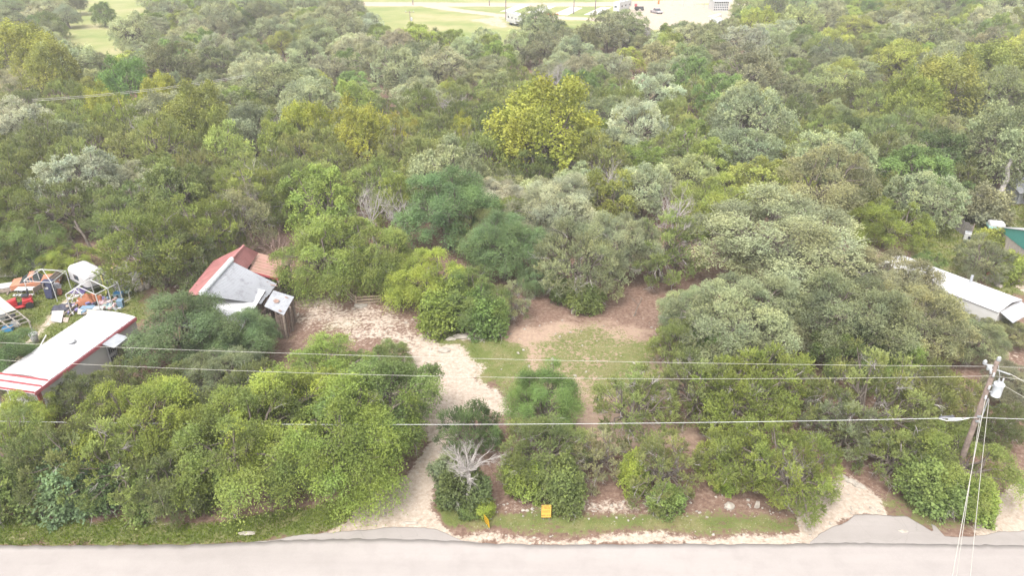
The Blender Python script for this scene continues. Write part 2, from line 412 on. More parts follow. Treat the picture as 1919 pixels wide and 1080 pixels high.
# ---------------------------------------------------------------- road and asphalt aprons
def asphalt(name, base, base2, crack=0.5):
    m = bpy.data.materials.new(name); m.use_nodes = True; q = NT(m)
    gp = q.node('ShaderNodeNewGeometry').outputs['Position']
    mp = q.node('ShaderNodeMapping'); mp.inputs['Scale'].default_value = (0.05, 0.5, 1); q.l.new(gp, mp.inputs['Vector'])
    st = q.noise(mp.outputs[0], 1.0, 5, 0.6); fine = q.noise(gp, 12, 3, 0.7); mid = q.noise(gp, 0.8, 5, 0.65)
    c = q.mix(q.ramp(st, [(0.35, (0, 0, 0)), (0.65, (1, 1, 1))]), base, base2)
    c = q.mix(q.math('MULTIPLY', q.ramp(mid, [(0.45, (0, 0, 0)), (0.75, (1, 1, 1))]), 0.34), c, tuple(k*0.75 for k in base))
    c = q.mix(q.math('MULTIPLY', fine, 0.25), c, tuple(k*0.55 for k in base))
    wv = q.noise(gp, 0.5, 4, 0.6)
    ad = q.node('ShaderNodeMixRGB', blend_type='ADD'); ad.inputs[0].default_value = 0.6; q.l.new(gp, ad.inputs[1]); q.l.new(wv, ad.inputs[2])
    vv = q.node('ShaderNodeTexVoronoi', feature='DISTANCE_TO_EDGE'); vv.inputs['Scale'].default_value = 0.33; q.l.new(ad.outputs[0], vv.inputs['Vector'])
    cr = q.math('MULTIPLY', q.math('LESS_THAN', vv.outputs[0], 0.004), crack)
    c = q.mix(cr, c, tuple(k*0.5 for k in base))
    b = q.n['Principled BSDF']; q.l.new(c, b.inputs['Base Color']); b.inputs['Roughness'].default_value = 0.85; b.inputs['Specular IOR Level'].default_value = 0.25
    bp = q.node('ShaderNodeBump'); bp.inputs['Strength'].default_value = 0.3; bp.inputs['Distance'].default_value = 0.01
    q.l.new(fine, bp.inputs['Height']); q.l.new(bp.outputs[0], b.inputs['Normal'])
    return m
ROAD = asphalt('road_asphalt', (0.290, 0.262, 0.250), (0.336, 0.305, 0.291), 0.0)
APRON = asphalt('apron_asphalt', (0.268, 0.243, 0.229), (0.312, 0.283, 0.267), 0.22)
def sheet(name, edge, ynear, z, m, x0, x1, step=0.15, jag=0.05, seed=0):
    """a strip between a hand-drawn far edge (photo pixels) and a straight near edge"""
    q = sorted([(P(*e).x, P(*e).y) for e in edge]); X = np.arange(x0, x1, step)
    Y = np.interp(X, [a for a, b in q], [b for a, b in q])
    Y = Y+(vnoise(X, X*0, 0.5, 40+seed)-0.5)*jag*2+(vnoise(X, X*0, 0.18, 41+seed)-0.5)*jag
    n = len(X); near = np.minimum(ynear, Y-0.05); K = 14
    rows = [np.stack([X, Y+(near-Y)*(k/K)**1.3, X*0+z], 1) for k in range(K+1)]
    V = np.concatenate([np.stack([X, Y, X*0-0.05], 1)]+rows)
    i = np.arange(n-1); F = np.concatenate([np.stack([i+(k+1)*n, i+(k+1)*n+1, i+k*n+1, i+k*n], 1) for k in range(K+1)])
    o = bpy.data.objects.new(name, raw_mesh(name, V, F, [m])); COL.objects.link(o); o['kind'] = 'structure'
    return o
edge = [(-900,1024),(-300,1025),(0,1024),(230,1024),(330,1023),(450,1019),(520,1015),(640,1011),(760,1012),(860,1016),(905,1020),(985,1022),(1200,1022),(1400,1021),(1470,1022),(1520,1020),(1600,1019),(1750,1021),(1850,1023),(1919,1024),(2300,1024),(2900,1024)]
sheet('road', edge, 20.0, 0.034, ROAD, -90, 90)
e1 = [(455,1019),(520,1012),(560,1005),(640,998),(700,993),(740,988),(765,990),(815,992),(840,1003),(865,1014),(900,1019)]
sheet('driveway_apron', e1, 31.0, 0.026, APRON, P(458,1019).x, P(898,1019).x, seed=3)
e2 = [(1516,1020),(1535,1003),(1560,990),(1590,978),(1600,966),(1640,966),(1700,969),(1742,975),(1750,1000),(1770,1007),(1800,1008),(1840,1004),(1880,998),(1919,996),(2000,996),(2100,1020)]
sheet('driveway_apron', e2, 31.0, 0.026, APRON, P(1518,1020).x, P(2095,1020).x, seed=5)

# ---------------------------------------------------------------- grass blades, gravel, weeds (stuff)
def cover_at(x, y, L):
    w = np.zeros(len(x))
    for pts, s, k in L: w = np.maximum(w, poly_w(x, y, pts, s)*k)
    return w
def ghv(x, y):
    z = (vnoise(x, y, 6, 5)-0.5)*0.22+(vnoise(x, y, 1.5, 6)-0.5)*0.07
    return z*np.clip((y-35.5)/4, 0, 1)
ROADLINE = sorted([(P(*e).x, P(*e).y) for e in edge]+[(P(*e).x, P(*e).y+0.05) for e in e1+e2])
APL = sorted([(P(*e).x, P(*e).y) for e in e1]); APR = sorted([(P(*e).x, P(*e).y) for e in e2]); RDL = sorted([(P(*e).x, P(*e).y) for e in edge])
def off_road(x, y, m=0.0):
    r = np.interp(x, [a for a, b in RDL], [b for a, b in RDL])
    for A in (APL, APR):
        k = (x > A[0][0]) & (x < A[-1][0]); r = np.where(k, np.maximum(r, np.interp(x, [a for a, b in A], [b for a, b in A])), r)
    return y > r+m
def blades(name, n, x0, x1, y0, y1, L, hgt, wid, col, seed, minw=0.35, lean=0.5, nb=4):
    r = np.random.default_rng(seed)
    x = r.uniform(x0, x1, n); y = r.uniform(y0, y1, n)
    w = cover_at(x, y, L)*(1-0.8*cover_at(x, y, CALI)); k = (w+(vnoise(x, y, 0.9, 9)-0.5)*0.7 > minw+r.random(n)*0.35) & off_road(x, y, 0.02)
    x, y = x[k], y[k]; z = ghv(x, y); n = len(x)
    x = np.repeat(x, nb)+r.normal(0, 0.04, n*nb); y = np.repeat(y, nb)+r.normal(0, 0.04, n*nb); z = np.repeat(z, nb)
    m = n*nb; a = r.uniform(0, 2*np.pi, m); h = hgt*r.uniform(0.4, 1.2, m); ln = lean*r.uniform(0.2, 1.2, m); b = a+r.uniform(-1, 1, m)+1.57
    base = np.stack([x, y, z-0.01], 1); sd = np.stack([np.cos(a), np.sin(a), a*0], 1)*(wid*r.uniform(0.5, 1.2, m))[:, None]
    tip = base+np.stack([np.cos(b)*ln*h, np.sin(b)*ln*h, h], 1)
    V = np.stack([base-sd, base+sd, tip], 1).reshape(-1, 3); F = np.arange(m*3).reshape(-1, 3)
    o = bpy.data.objects.new(name, raw_mesh(name, V, F, [LEAF], attrs={'tone': r.random(m), 'fresh': r.random(m)**3})); COL.objects.link(o)
    o.color = (*col, 1); return o
o = blades('grass', 60000, -42, -4, 31.5, 42, GRASS[:1], 0.13, 0.022, (0.12, 0.165, 0.02), 11, 0.3, nb=4); tag(o, 'thick bright green grass along the road left of the gravel drive', 'grass'); o['kind'] = 'stuff'
o = blades('grass', 42000, -7, 30, 31.5, 42, GRASS[1:4]+GRASS[14:15], 0.07, 0.018, (0.185, 0.19, 0.07), 12, 0.4, nb=3); tag(o, 'short patchy grass on the verge by the yellow signs', 'grass'); o['kind'] = 'stuff'
o = blades('grass', 44000, -14, 14, 42, 66, GRASS[4:11], 0.07, 0.022, (0.165, 0.18, 0.06), 13, 0.35, nb=3); tag(o, 'short green and dry grass in the open clearing', 'grass'); o['kind'] = 'stuff'
o = blades('grass', 26000, -58, -28, 52, 76, GRASS[11:12], 0.16, 0.03, (0.13, 0.16, 0.03), 14, 0.4, nb=3); tag(o, 'rough green grass in the yard full of junk', 'grass'); o['kind'] = 'stuff'
o = blades('grass', 26000, 38, 66, 54, 100, GRASS[12:14], 0.2, 0.04, (0.14, 0.16, 0.035), 15, 0.4, nb=3); tag(o, 'tall weedy grass round the grey fence on the right', 'grass'); o['kind'] = 'stuff'

def stones(name, n, x0, x1, y0, y1, polys, s0, s1, seed):
    r = np.random.default_rng(seed); x = r.uniform(x0, x1, n); y = r.uniform(y0, y1, n)
    w = cover_at(x, y, polys); k = (w > r.random(n)) & off_road(x, y, 0.02); x, y = x[k], y[k]; n = len(x)
    s = s0+(s1-s0)*r.random(n)**4; z = ghv(x, y)+s*0.15
    base = np.array([(-1,-1,-.5),(1,-1,-.5),(1,1,-.5),(-1,1,-.5),(-.7,-.7,.5),(.7,-.7,.5),(.7,.7,.5),(-.7,.7,.5)])*0.5
    q = np.array([(3,2,1,0),(4,5,6,7),(0,1,5,4),(1,2,6,5),(2,3,7,6),(3,0,4,7)])
    B = base[None]*(1+r.uniform(-.35, .35, (n, 8, 3)))*s[:, None, None]*np.stack([r.uniform(.7, 1.4, n), r.uniform(.6, 1.1, n), r.uniform(.4, .8, n)], 1)[:, None]
    a = r.uniform(0, 6.28, n); ca_, sa = np.cos(a)[:, None], np.sin(a)[:, None]
    X = B[..., 0]*ca_-B[..., 1]*sa+x[:, None]; Y = B[..., 0]*sa+B[..., 1]*ca_+y[:, None]; Z = B[..., 2]+z[:, None]
    V = np.stack([X, Y, Z], 2).reshape(-1, 3); F = (q[None]+(np.arange(n)*8)[:, None, None]).reshape(-1, 4)
    o = bpy.data.objects.new(name, raw_mesh(name, V, F, [STONE])); COL.objects.link(o); o['kind'] = 'stuff'; return o
SP = [([(900,940),(1100,940),(1320,955),(1320,975),(1100,970),(900,965)], 0.5, 0.9), ([(1180,930),(1480,940),(1480,965),(1180,970)], 0.5, 0.6),
      ([(1490,990),(1500,940),(1560,890),(1660,960),(1550,1010)], 0.5, 0.5), ([(860,1005),(1520,1000),(1530,1022),(870,1020)], 0.3, 0.5),
      ([(640,995),(700,930),(820,830),(815,985)], 0.4, 0.25)]
tag(stones('gravel', 5000, -9, 24, 31.5, 42, SP, 0.035, 0.2, 21), 'pale limestone pebbles and chips scattered along the verge', 'gravel')
SP2 = [([(560,560),(790,600),(900,620),(1240,600),(1240,760),(1000,760),(700,690)], 1.0, 0.35), ([(1000,600),(1200,590),(1230,630),(900,650)], 1, 0.5), ([(540,540),(600,540),(640,600),(560,610)], 0.5, 0.9)]
tag(stones('gravel', 1500, -24, 16, 42, 68, SP2, 0.05, 0.28, 22), 'pale stones strewn over the bare clearing', 'gravel')
# ---------------------------------------------------------------- tree building
def tube_np(pts, rs, k):
    pts = np.asarray(pts, float); n = len(pts)
    d = np.gradient(pts, axis=0); d /= np.linalg.norm(d, axis=1, keepdims=True)+1e-9
    ref = np.array([0.31, 0.17, 0.93]) if abs(d[0][2]) < 0.9 else np.array([1.0, 0.1, 0])
    a = np.cross(d, ref); a /= np.linalg.norm(a, axis=1, keepdims=True)+1e-9; b = np.cross(d, a)
    th = np.arange(k)*2*np.pi/k
    V = pts[:, None]+(a[:, None]*np.cos(th)[None, :, None]+b[:, None]*np.sin(th)[None, :, None])*np.asarray(rs)[:, None, None]
    i = np.arange(n-1)[:, None]*k; j = np.arange(k)[None]; j2 = (j+1) % k
    F = np.stack([i+j, i+j2, i+k+j2, i+k+j], 2).reshape(-1, 4)
    return V.reshape(-1, 3), F
class TB:
    def __init__(s): s.V = []; s.F = []; s.o = 0
    def tube(s, pts, rs, k=5):
        v, f = tube_np(pts, rs, k); s.V.append(v); s.F.append(f+s.o); s.o += len(v)
    def arrays(s): return np.concatenate(s.V), np.concatenate(s.F)
def bend(r, p0, p1, n, amt, up=0.0):
    t = np.linspace(0, 1, n)[:, None]; L = np.linalg.norm(p1-p0)
    q = p0+(p1-p0)*t; w = r.normal(0, amt*L, (n, 3))*np.sin(np.pi*t)*0.6
    q = q+w; q[:, 2] += (np.sin(np.pi*t)[:, 0])*up*L
    return q
def twigs(tb, r, p, d, L, rad, dep, spread=0.7, kids=(3, 5), gn=0.25, k=4, up=0.0):
    n = 4 if dep > 1 else 3; pts = [p]; dd = d/np.linalg.norm(d)
    for i in range(n):
        dd = dd+r.normal(0, gn, 3)+np.array([0, 0, up]); dd /= np.linalg.norm(dd); pts.append(pts[-1]+dd*L/n)
    rs = np.linspace(rad, rad*0.45, n+1); tb.tube(pts, rs, k if dep > 2 else 3)
    if dep <= 0: return
    for _ in range(r.integers(*kids)):
        i = r.integers(1, n+1); v = dd+r.normal(0, spread, 3)
        twigs(tb, r, pts[i], v, L*r.uniform(0.45, 0.75), rs[i]*0.65, dep-1, spread, kids, gn, k, up)

STY = dict(
 #          clumps rc   nsprig len   droop flat upb  leafL leafW  K   gap  rad range   lump
 elm     = dict(nc=34, rc=.17, L=1.0, droop=.6, flat=.8, up=.45, ll=.15, lw=.085, K=22, fill=1.0, r0=.55, r1=1.0, zlo=-.7, trunk=.04, twig=7, tz=.30),
 oak     = dict(nc=60, rc=.14, L=.55, droop=.08, flat=.85, up=.5, ll=.105, lw=.068, K=14, fill=1.0, r0=.55, r1=1.0, zlo=-.8, trunk=.05, twig=10, tz=.35),
 juniper = dict(nc=58, rc=.125, L=.62, droop=-.18, flat=.60, up=.45, ll=.13, lw=.055, K=16, fill=.8, r0=.35, r1=.90, zlo=-.6, trunk=.04, twig=30, tz=.25),
 sparse  = dict(nc=48, rc=.11, L=.6, droop=-.15, flat=.55, up=.4, ll=.13, lw=.055, K=15, fill=.42, r0=.35, r1=.95, zlo=-.55, trunk=.035, twig=60, tz=.22),
 china   = dict(nc=32, rc=.19, L=.9, droop=.42, flat=.45, up=.5, ll=.13, lw=.05, K=30, fill=.95, r0=.50, r1=.88, zlo=-.6, trunk=.035, twig=3, tz=.35),
 sycamore= dict(nc=38, rc=.15, L=.7, droop=-.05, flat=1.35, up=.7, ll=.17, lw=.13, K=14, fill=.9, r0=.45, r1=.88, zlo=-.4, trunk=.04, twig=4, tz=.35),
 shrub   = dict(nc=26, rc=.26, L=.7, droop=.1, flat=.9, up=.4, ll=.14, lw=.09, K=14, fill=1.0, r0=.4, r1=.78, zlo=-.8, trunk=.03, twig=5, tz=.1),
)
def crown_arrays(r, st, D, Hb, Ht, nleaf, lscale=1.0):
    s = STY[st]; a = D/2; b = (Ht-Hb)/2; cz = (Hb+Ht)/2
    # clump centres: evenly spread over an uneven dome
    ph = r.uniform(0, 6.28, 6); cand = r.normal(0, 1, (s['nc']*14, 3)); cand /= np.linalg.norm(cand, axis=1, keepdims=True)
    cand = cand[cand[:, 2] > s['zlo']]; rad = r.uniform(s['r0'], s['r1'], len(cand))
    az = np.arctan2(cand[:, 1], cand[:, 0])
    lump = 1+0.13*np.sin(2*az+ph[0])+0.09*np.sin(3*az+ph[1]+2*cand[:, 2])+0.07*np.sin(5*az+ph[2])
    q = cand*(rad*lump)[:, None]
    pick = [0]; dm = np.linalg.norm(q-q[0], axis=1)
    while len(pick) < min(s['nc'], len(q)):
        i = int(np.argmax(dm*r.uniform(0.55, 1, len(q)))); pick.append(i); dm = np.minimum(dm, np.linalg.norm(q-q[i], axis=1))
    u = cand[pick]; C = q[pick]*np.array([a, a, b])+np.array([0, 0, cz])
    nc = len(C); rc = s['rc']*D*r.uniform(0.6, 1.25, nc)
    K = s['K']; ns = max(nc, int(nleaf*s['fill']/K)); ci = r.choice(nc, ns, p=rc**2/np.sum(rc**2))
    # sprigs
    d = r.normal(0, 1, (ns, 3)); d /= np.linalg.norm(d, axis=1, keepdims=True)
    d = d+u[ci]*0.55+np.array([0, 0, s['up']]); d /= np.linalg.norm(d, axis=1, keepdims=True)
    sc = rc[ci]; fl = np.array([1, 1, s['flat']])
    tip = C[ci]+d*fl*sc[:, None]*r.uniform(0.7, 1.08, ns)[:, None]
    Ls = sc*s['L']*r.uniform(0.6, 1.2, ns)
    ax = d+r.normal(0, 0.35, (ns, 3)); ax /= np.linalg.norm(ax, axis=1, keepdims=True)
    t = np.tile((np.arange(K)+0.5)/K, (ns, 1))+r.uniform(-.03, .03, (ns, K))
    pos = tip[:, None]+ax[:, None]*((t-0.75)*Ls[:, None])[..., None]
    pos[..., 2] -= s['droop']*Ls[:, None]*np.clip(t, 0, 1)**2
    wdt = {'china': .30, 'elm': .20, 'oak': .34, 'juniper': .17, 'sparse': .16, 'sycamore': .3, 'shrub': .3}[st]
    pos += r.normal(0, 1, pos.shape)*(wdt*Ls*0.5)[:, None, None]*(1-0.4*t)[..., None]
    rad_ = np.percentile(np.hypot(pos[..., 0], pos[..., 1]), 97); k_ = (D/2)/rad_
    z1_ = np.percentile(pos[..., 2], 99.3); z0_ = np.percentile(pos[..., 2], 1.5); kz = (Ht-Hb)/(z1_-z0_)
    pos[..., :2] *= k_; pos[..., 2] = Hb+(pos[..., 2]-z0_)*kz; C = C.copy(); C[:, :2] *= k_; C[:, 2] = Hb+(C[:, 2]-z0_)*kz; rc = rc*k_
    pos[..., 2] = np.maximum(pos[..., 2], 0.05)
    n = ns*K; pos = pos.reshape(n, 3); axr = np.repeat(ax, K, 0)
    if st == 'china':
        side = np.cross(axr, [0, 0, 1.0]); side /= np.linalg.norm(side, axis=1, keepdims=True)+1e-6
        la = side*np.where(np.arange(n) % 2, 1, -1)[:, None]+axr*0.4+r.normal(0, 0.3, (n, 3))
    elif st in ('juniper', 'sparse'): la = axr+np.array([0, 0, .5])+r.normal(0, 0.5, (n, 3))
    else: la = axr*0.6+r.normal(0, 0.6, (n, 3))
    if st == 'elm': la[:, 2] -= 0.35
    la /= np.linalg.norm(la, axis=1, keepdims=True)
    nm = r.normal(0, 0.55, (n, 3))+np.array([0, 0, .75])+np.repeat(u[ci], K, 0)*0.35
    sd = np.cross(la, nm); sd /= np.linalg.norm(sd, axis=1, keepdims=True)+1e-6
    sz = r.uniform(0.65, 1.25, n)*lscale
    l = la*(s['ll']*sz)[:, None]; w = sd*(s['lw']*sz*0.5)[:, None]
    V = np.stack([pos, pos+l*0.5+w, pos+l, pos+l*0.5-w], 1).reshape(-1, 3)
    F = np.arange(n*4).reshape(n, 4)
    ctone = r.random(nc); tone = np.clip(0.62*ctone[ci].repeat(K)+0.38*r.random(n), 0, 1)
    cfr = r.random(nc)**2; fresh = np.clip((t.reshape(-1)-0.35)*1.2, 0, 1)*(0.3+0.7*cfr[ci].repeat(K))*r.uniform(0.3, 1, n)
    return V, F, tone, fresh, C, u, rc
def wood_arrays(r, st, D, Hb, Ht, C, rc, detail=1):
    s = STY[st]; tb = TB(); rt = s['trunk']*D; zf = max(0.25, Ht*s['tz'])
    lean = np.array([r.normal(0, .05*D), r.normal(0, .05*D), 0])
    base = np.array([0, 0, -0.3]); fork = np.array([0, 0, zf])+lean
    pts = bend(r, base, fork, 5, 0.04); tb.tube(pts, [rt*1.5, rt*1.05, rt*0.95, rt*0.85, rt*0.8], 8)
    az = np.arctan2(C[:, 1], C[:, 0]); nl = 6; grp = ((az+np.pi)/(2*np.pi)*nl+r.random()).astype(int) % nl
    for k in range(nl):
        m = np.where(grp == k)[0]
        if len(m) == 0: continue
        cen = C[m].mean(0); mid = fork+(cen-fork)*0.55; mid[2] += 0.04*D
        lp = bend(r, fork, mid, 5, 0.07, 0.08); tb.tube(lp, np.linspace(rt*0.62, rt*0.34, 5), 6)
        for i in m:
            st_ = lp[r.integers(2, 5)]; p = bend(r, st_, C[i], 5, 0.08, 0.05); tb.tube(p, np.linspace(rt*0.28, rt*0.09, 5), 4)
            if detail:
                for _ in range(detail*3):
                    d = r.normal(0, 1, 3); d[2] = abs(d[2])*0.6; d /= np.linalg.norm(d)
                    tb.tube(bend(r, p[r.integers(2, 5)], C[i]+d*rc[i]*0.8, 4, 0.08), np.linspace(rt*0.08, rt*0.03, 4), 3)
    return tb.arrays()
def bare_arrays(r, st, D, Hb, Ht, C, u, rc, n, dep=2):
    tb = TB(); m = r.choice(len(C), n, replace=n > len(C))
    for i in m:
        out = u[i]+r.normal(0, .35, 3)
        if r.random() < 0.55: out[2] -= 0.35
        p = C[i]*0.92+np.array([0, 0, -.02*D]); twigs(tb, r, p, out, rc[i]*r.uniform(0.7, 1.25), 0.03*(D/7)**.5, dep, 0.65, (3, 6), 0.22, 4)
    return tb.arrays()
VAR = {}
def make_variant(key, st, D, Hb, Ht, nleaf, seed, ls=1.0, bare=None, far=False, dep=2):
    r = np.random.default_rng(seed)
    V, F, tone, fresh, C, u, rc = crown_arrays(r, st, D, Hb, Ht, nleaf, ls)
    wV, wF = wood_arrays(r, st, D, Hb, Ht, C, rc, 0 if far else 1)
    nb = STY[st]['twig'] if bare is None else bare
    v = dict(D=D, Ht=Ht, Hb=Hb, st=st)
    if far:
        parts = [(V, F, 0), (wV, wF, 1)]
        if nb:
            bV, bF = bare_arrays(r, st, D, Hb, Ht, C, u, rc, nb, 1); parts.append((bV, bF, 2))
        VV = np.concatenate([p[0] for p in parts]); off = np.cumsum([0]+[len(p[0]) for p in parts])
        FF = np.concatenate([p[1]+off[i] for i, p in enumerate(parts)]); mi = np.concatenate([np.full(len(p[1]), p[2]) for p in parts])
        pad = len(FF)-len(F)
        v['one'] = raw_mesh(key, VV, FF, [LEAF, BARK, BARKPALE], mi, {'tone': np.concatenate([tone, np.full(pad, .5)]), 'fresh': np.concatenate([fresh, np.zeros(pad)])})
    else:
        v['crown'] = raw_mesh('crown', V, F, [LEAF], attrs={'tone': tone, 'fresh': fresh})
        v['trunk'] = raw_mesh('trunk', wV, wF, [BARK], smooth=True)
        if nb:
            bV, bF = bare_arrays(r, st, D, Hb, Ht, C, u, rc, nb, dep); v['bare'] = raw_mesh('bare_branches', bV, bF, [BARKPALE])
    VAR.setdefault(key, []).append(v)
for i in range(2): make_variant('elm', 'elm', 11, 0.9, 8.2, 58000, 100+i)
for i in range(2): make_variant('oak', 'oak', 9, 1.8, 7.0, 74000, 110+i)
for i in range(2): make_variant('juniper', 'juniper', 7, 0.9, 5.8, 50000, 120+i)
for i in range(2): make_variant('sparse', 'sparse', 7, 0.7, 5.8, 60000, 130+i)
for i in range(2): make_variant('china', 'china', 7, 1.3, 6.4, 62000, 140+i)
for i in range(2): make_variant('shrub', 'shrub', 3, 0.05, 2.6, 11000, 150+i)
for i in range(3): make_variant('elm_far', 'elm', 9, 1.2, 7.5, 24000, 200+i, 1.4, 5, True)
for i in range(5): make_variant('oak_far', 'oak', 9, 1.4, 7.0, 29000, 210+i, 1.65, 7, True)
for i in range(4): make_variant('juniper_far', 'juniper', 7, 0.8, 5.8, 24000, 220+i, 1.4, 14, True)
make_variant('sparse_far', 'sparse', 7, 0.7, 5.8, 15000, 250, 1.7, 22, True)
for i in range(2): make_variant('sycamore_far', 'sycamore', 9, 1.8, 8.5, 26000, 230+i, 1.15, 3, True)
make_variant('china_far', 'china', 7, 1.3, 6.4, 18000, 240, 1.9, 1, True)

TINT = dict(
 bright=(0.240, 0.285, 0.062), elm=(0.190, 0.238, 0.062), mid=(0.150, 0.200, 0.068), dark=(0.112, 0.152, 0.062),
 olive=(0.196, 0.222, 0.078), olivedark=(0.150, 0.174, 0.068), junbright=(0.212, 0.245, 0.066),
 grey=(0.252, 0.266, 0.165), greypale=(0.350, 0.365, 0.265), greygreen=(0.215, 0.232, 0.135), greyolive=(0.240, 0.255, 0.135),
 china=(0.150, 0.222, 0.100), chinabright=(0.150, 0.250, 0.072), yellow=(0.315, 0.322, 0.062), yellowgreen=(0.270, 0.300, 0.080), seafoam=(0.165,0.225,0.125))
WORD = dict(bright='bright yellow-green', elm='fresh green', mid='mid green', dark='dark green', olive='olive green', olivedark='dark olive', junbright='bright olive',
 grey='grey-green', greypale='pale silvery', greygreen='dull grey-green', greyolive='khaki green', china='blue-green', chinabright='vivid green', yellow='yellow', yellowgreen='yellow-green', seafoam='sea-green')
KINDW = dict(elm='elm tree', oak='live oak tree', juniper='juniper tree', sparse='juniper tree', china='chinaberry tree', shrub='shrub', sycamore='sycamore tree')
NAMEW = dict(elm='elm_tree', oak='live_oak_tree', juniper='juniper_tree', sparse='juniper_tree', china='chinaberry_tree', shrub='shrub', sycamore='sycamore_tree')
trng = np.random.default_rng(99)
PLACED = []        # (x, y, D)
def height_of(kind, D):
    if kind == 'shrub': return 0.85*D
    k = {'elm': 0.74, 'oak': 0.72, 'juniper': 0.80, 'sparse': 0.8, 'china': 0.88, 'sycamore': 1.12}[kind]
    return min(k*D, 12.5 if kind == 'sycamore' else 9.5)
def put_tree(kind, x, y, D, tint, label, group=None, far=False, hk=1.0, rz=None, var=None, jit=0.06, bare=True):
    far = far and kind+'_far' in VAR
    vs = VAR[kind+'_far' if far else kind]; v = vs[int(trng.integers(len(vs))) if var is None else var % len(vs)]
    Ht = height_of(kind, D)*hk; s = D/v['D']; sz = Ht/v['Ht']; rz = trng.uniform(0, 6.28) if rz is None else rz
    col = np.array(TINT[tint])*np.clip(1+trng.normal(0, jit), .6, 1.45)*(1+trng.normal(0, 0.035, 3))
    if group: col = col*1.14
    z = gh(x, y); loc = (x, y, z)
    cat = 'shrub' if kind == 'shrub' else 'tree'
    if far:
        o = bpy.data.objects.new(NAMEW[kind], v['one']); COL.objects.link(o); o.location = loc; o.rotation_euler = (0, 0, rz); o.scale = (s, s, sz)
        o.color = (*col, 1); tag(o, label, cat, group)
    else:
        o = thing(NAMEW[kind], loc, label, cat, group); o.rotation_euler = (0, 0, rz); o.scale = (s, s, sz)
        for nm, key in (('crown', 'crown'), ('trunk', 'trunk'), ('bare_branches', 'bare')):
            if key in v and (key != 'bare' or bare):
                c = bpy.data.objects.new(nm, v[key]); COL.objects.link(c); c.parent = o
                if nm == 'crown': c.color = (*col, 1)
                if nm == 'bare_branches': c['kind'] = 'stuff'
    PLACED.append((x, y, D)); return o
def tree_px(kind, cx, cy, w, tint, label, hk=1.0, far=None, group=None, **kw):
    """a tree whose crown is centred on photo pixel (cx, cy) and w pixels wide"""
    w = w*(1.22 if cy < 600 else 1.06)
    D = 7.0
    for _ in range(12):
        Ht = height_of(kind, D)*hk; zc = Ht*(0.5 if kind == 'shrub' else 0.6); p = P(cx, cy, zc); D = w*depth(p)/FPX
    if far is None: far = depth(p) > 88
    return put_tree(kind, p.x, p.y, D, tint, label, group, far, hk, **kw)
# ---------------------------------------------------------------- trees, one by one (front to back)
T = tree_px
# front row, left of the gravel drive
T('elm', 655, 800, 275, 'elm', 'big elm with drooping sprays overhanging the left side of the gravel drive', hk=1.0, var=0)
T('elm', 450, 822, 265, 'elm', 'big elm over the roadside grass, left of the one overhanging the drive', hk=1.0, var=1)
T('elm', 520, 765, 250, 'bright', 'bright elm rising behind the two big roadside elms', hk=1.0, var=0)
T('elm', 560, 850, 165, 'mid', 'lower elm between the two big roadside elms', hk=0.95, var=1)
T('elm', 275, 785, 250, 'bright', 'bright yellow-green elm below the long white trailer roof', hk=0.95, var=1)
T('elm', 40, 778, 130, 'bright', 'yellow-green elm cut by the left edge, below the red striped porch roof')
T('juniper', 40, 850, 190, 'olive', 'olive juniper with grey twigs at the left edge above the roadside grass')
T('juniper', 140, 845, 190, 'olivedark', 'dark juniper behind the green shrub at the far left of the roadside')
T('sparse', 230, 850, 210, 'olive', 'thin juniper full of bare grey twigs, left of the big roadside elms')
T('juniper', 300, 895, 160, 'olivedark', 'low juniper at the grass edge against the left side of the big roadside elms')
T('shrub', 40, 912, 120, 'mid', 'green shrub by the roadside grass at the far left')
T('shrub', 120, 905, 125, 'seafoam', 'rounded blue-green shrub by the roadside grass, under the dark juniper')
T('shrub', 195, 915, 100, 'dark', 'dark shrub on the roadside grass next to the rounded blue-green one')
T('shrub', 285, 918, 100, 'mid', 'low leafy shrub spilling onto the roadside grass below the thin juniper')
T('shrub', 365, 910, 100, 'elm', 'low fresh green shrub at the foot of the big roadside elms')
T('elm', 702, 745, 260, 'mid', 'dark leafed elm whose right edge hangs over the pale gravel yard', hk=0.9)
T('elm', 600, 690, 200, 'elm', 'elm between the feathery blue-green chinaberry and the gravel yard', hk=0.85)
T('elm', 720, 672, 110, 'mid', 'small leafy elm at the left edge of the clearing, under the upper wire', hk=0.9)
T('juniper', 470, 740, 170, 'olivedark', 'dark juniper tucked between the yellow-green elm and the big roadside elms')
T('oak', 420, 705, 150, 'greygreen', 'grey-green oak in front of the feathery chinaberry left of the gravel yard')
T('china', 338, 612, 185, 'china', 'feathery blue-green chinaberry covering the front of the red-roofed barn', hk=0.95)
T('china', 462, 622, 120, 'china', 'smaller chinaberry beside the lean-to of the red-roofed barn', hk=0.9)
T('china', 400, 640, 130, 'china', 'low chinaberry between the feathery one and the smaller one by the lean-to', hk=0.8)
T('china', 8, 668, 130, 'china', 'feathery chinaberry at the left edge beside the long white trailer')
T('juniper', 150, 735, 100, 'olivedark', 'small dark juniper against the red striped porch end of the white trailer')
T('juniper', 215, 715, 110, 'mid', 'small juniper in front of the white wall of the trailer')
T('shrub', 205, 660, 56, 'greygreen', 'thin grey-green bush by the trailer door')
T('juniper', 330, 720, 120, 'olivedark', 'dark juniper behind the bright yellow-green elm')
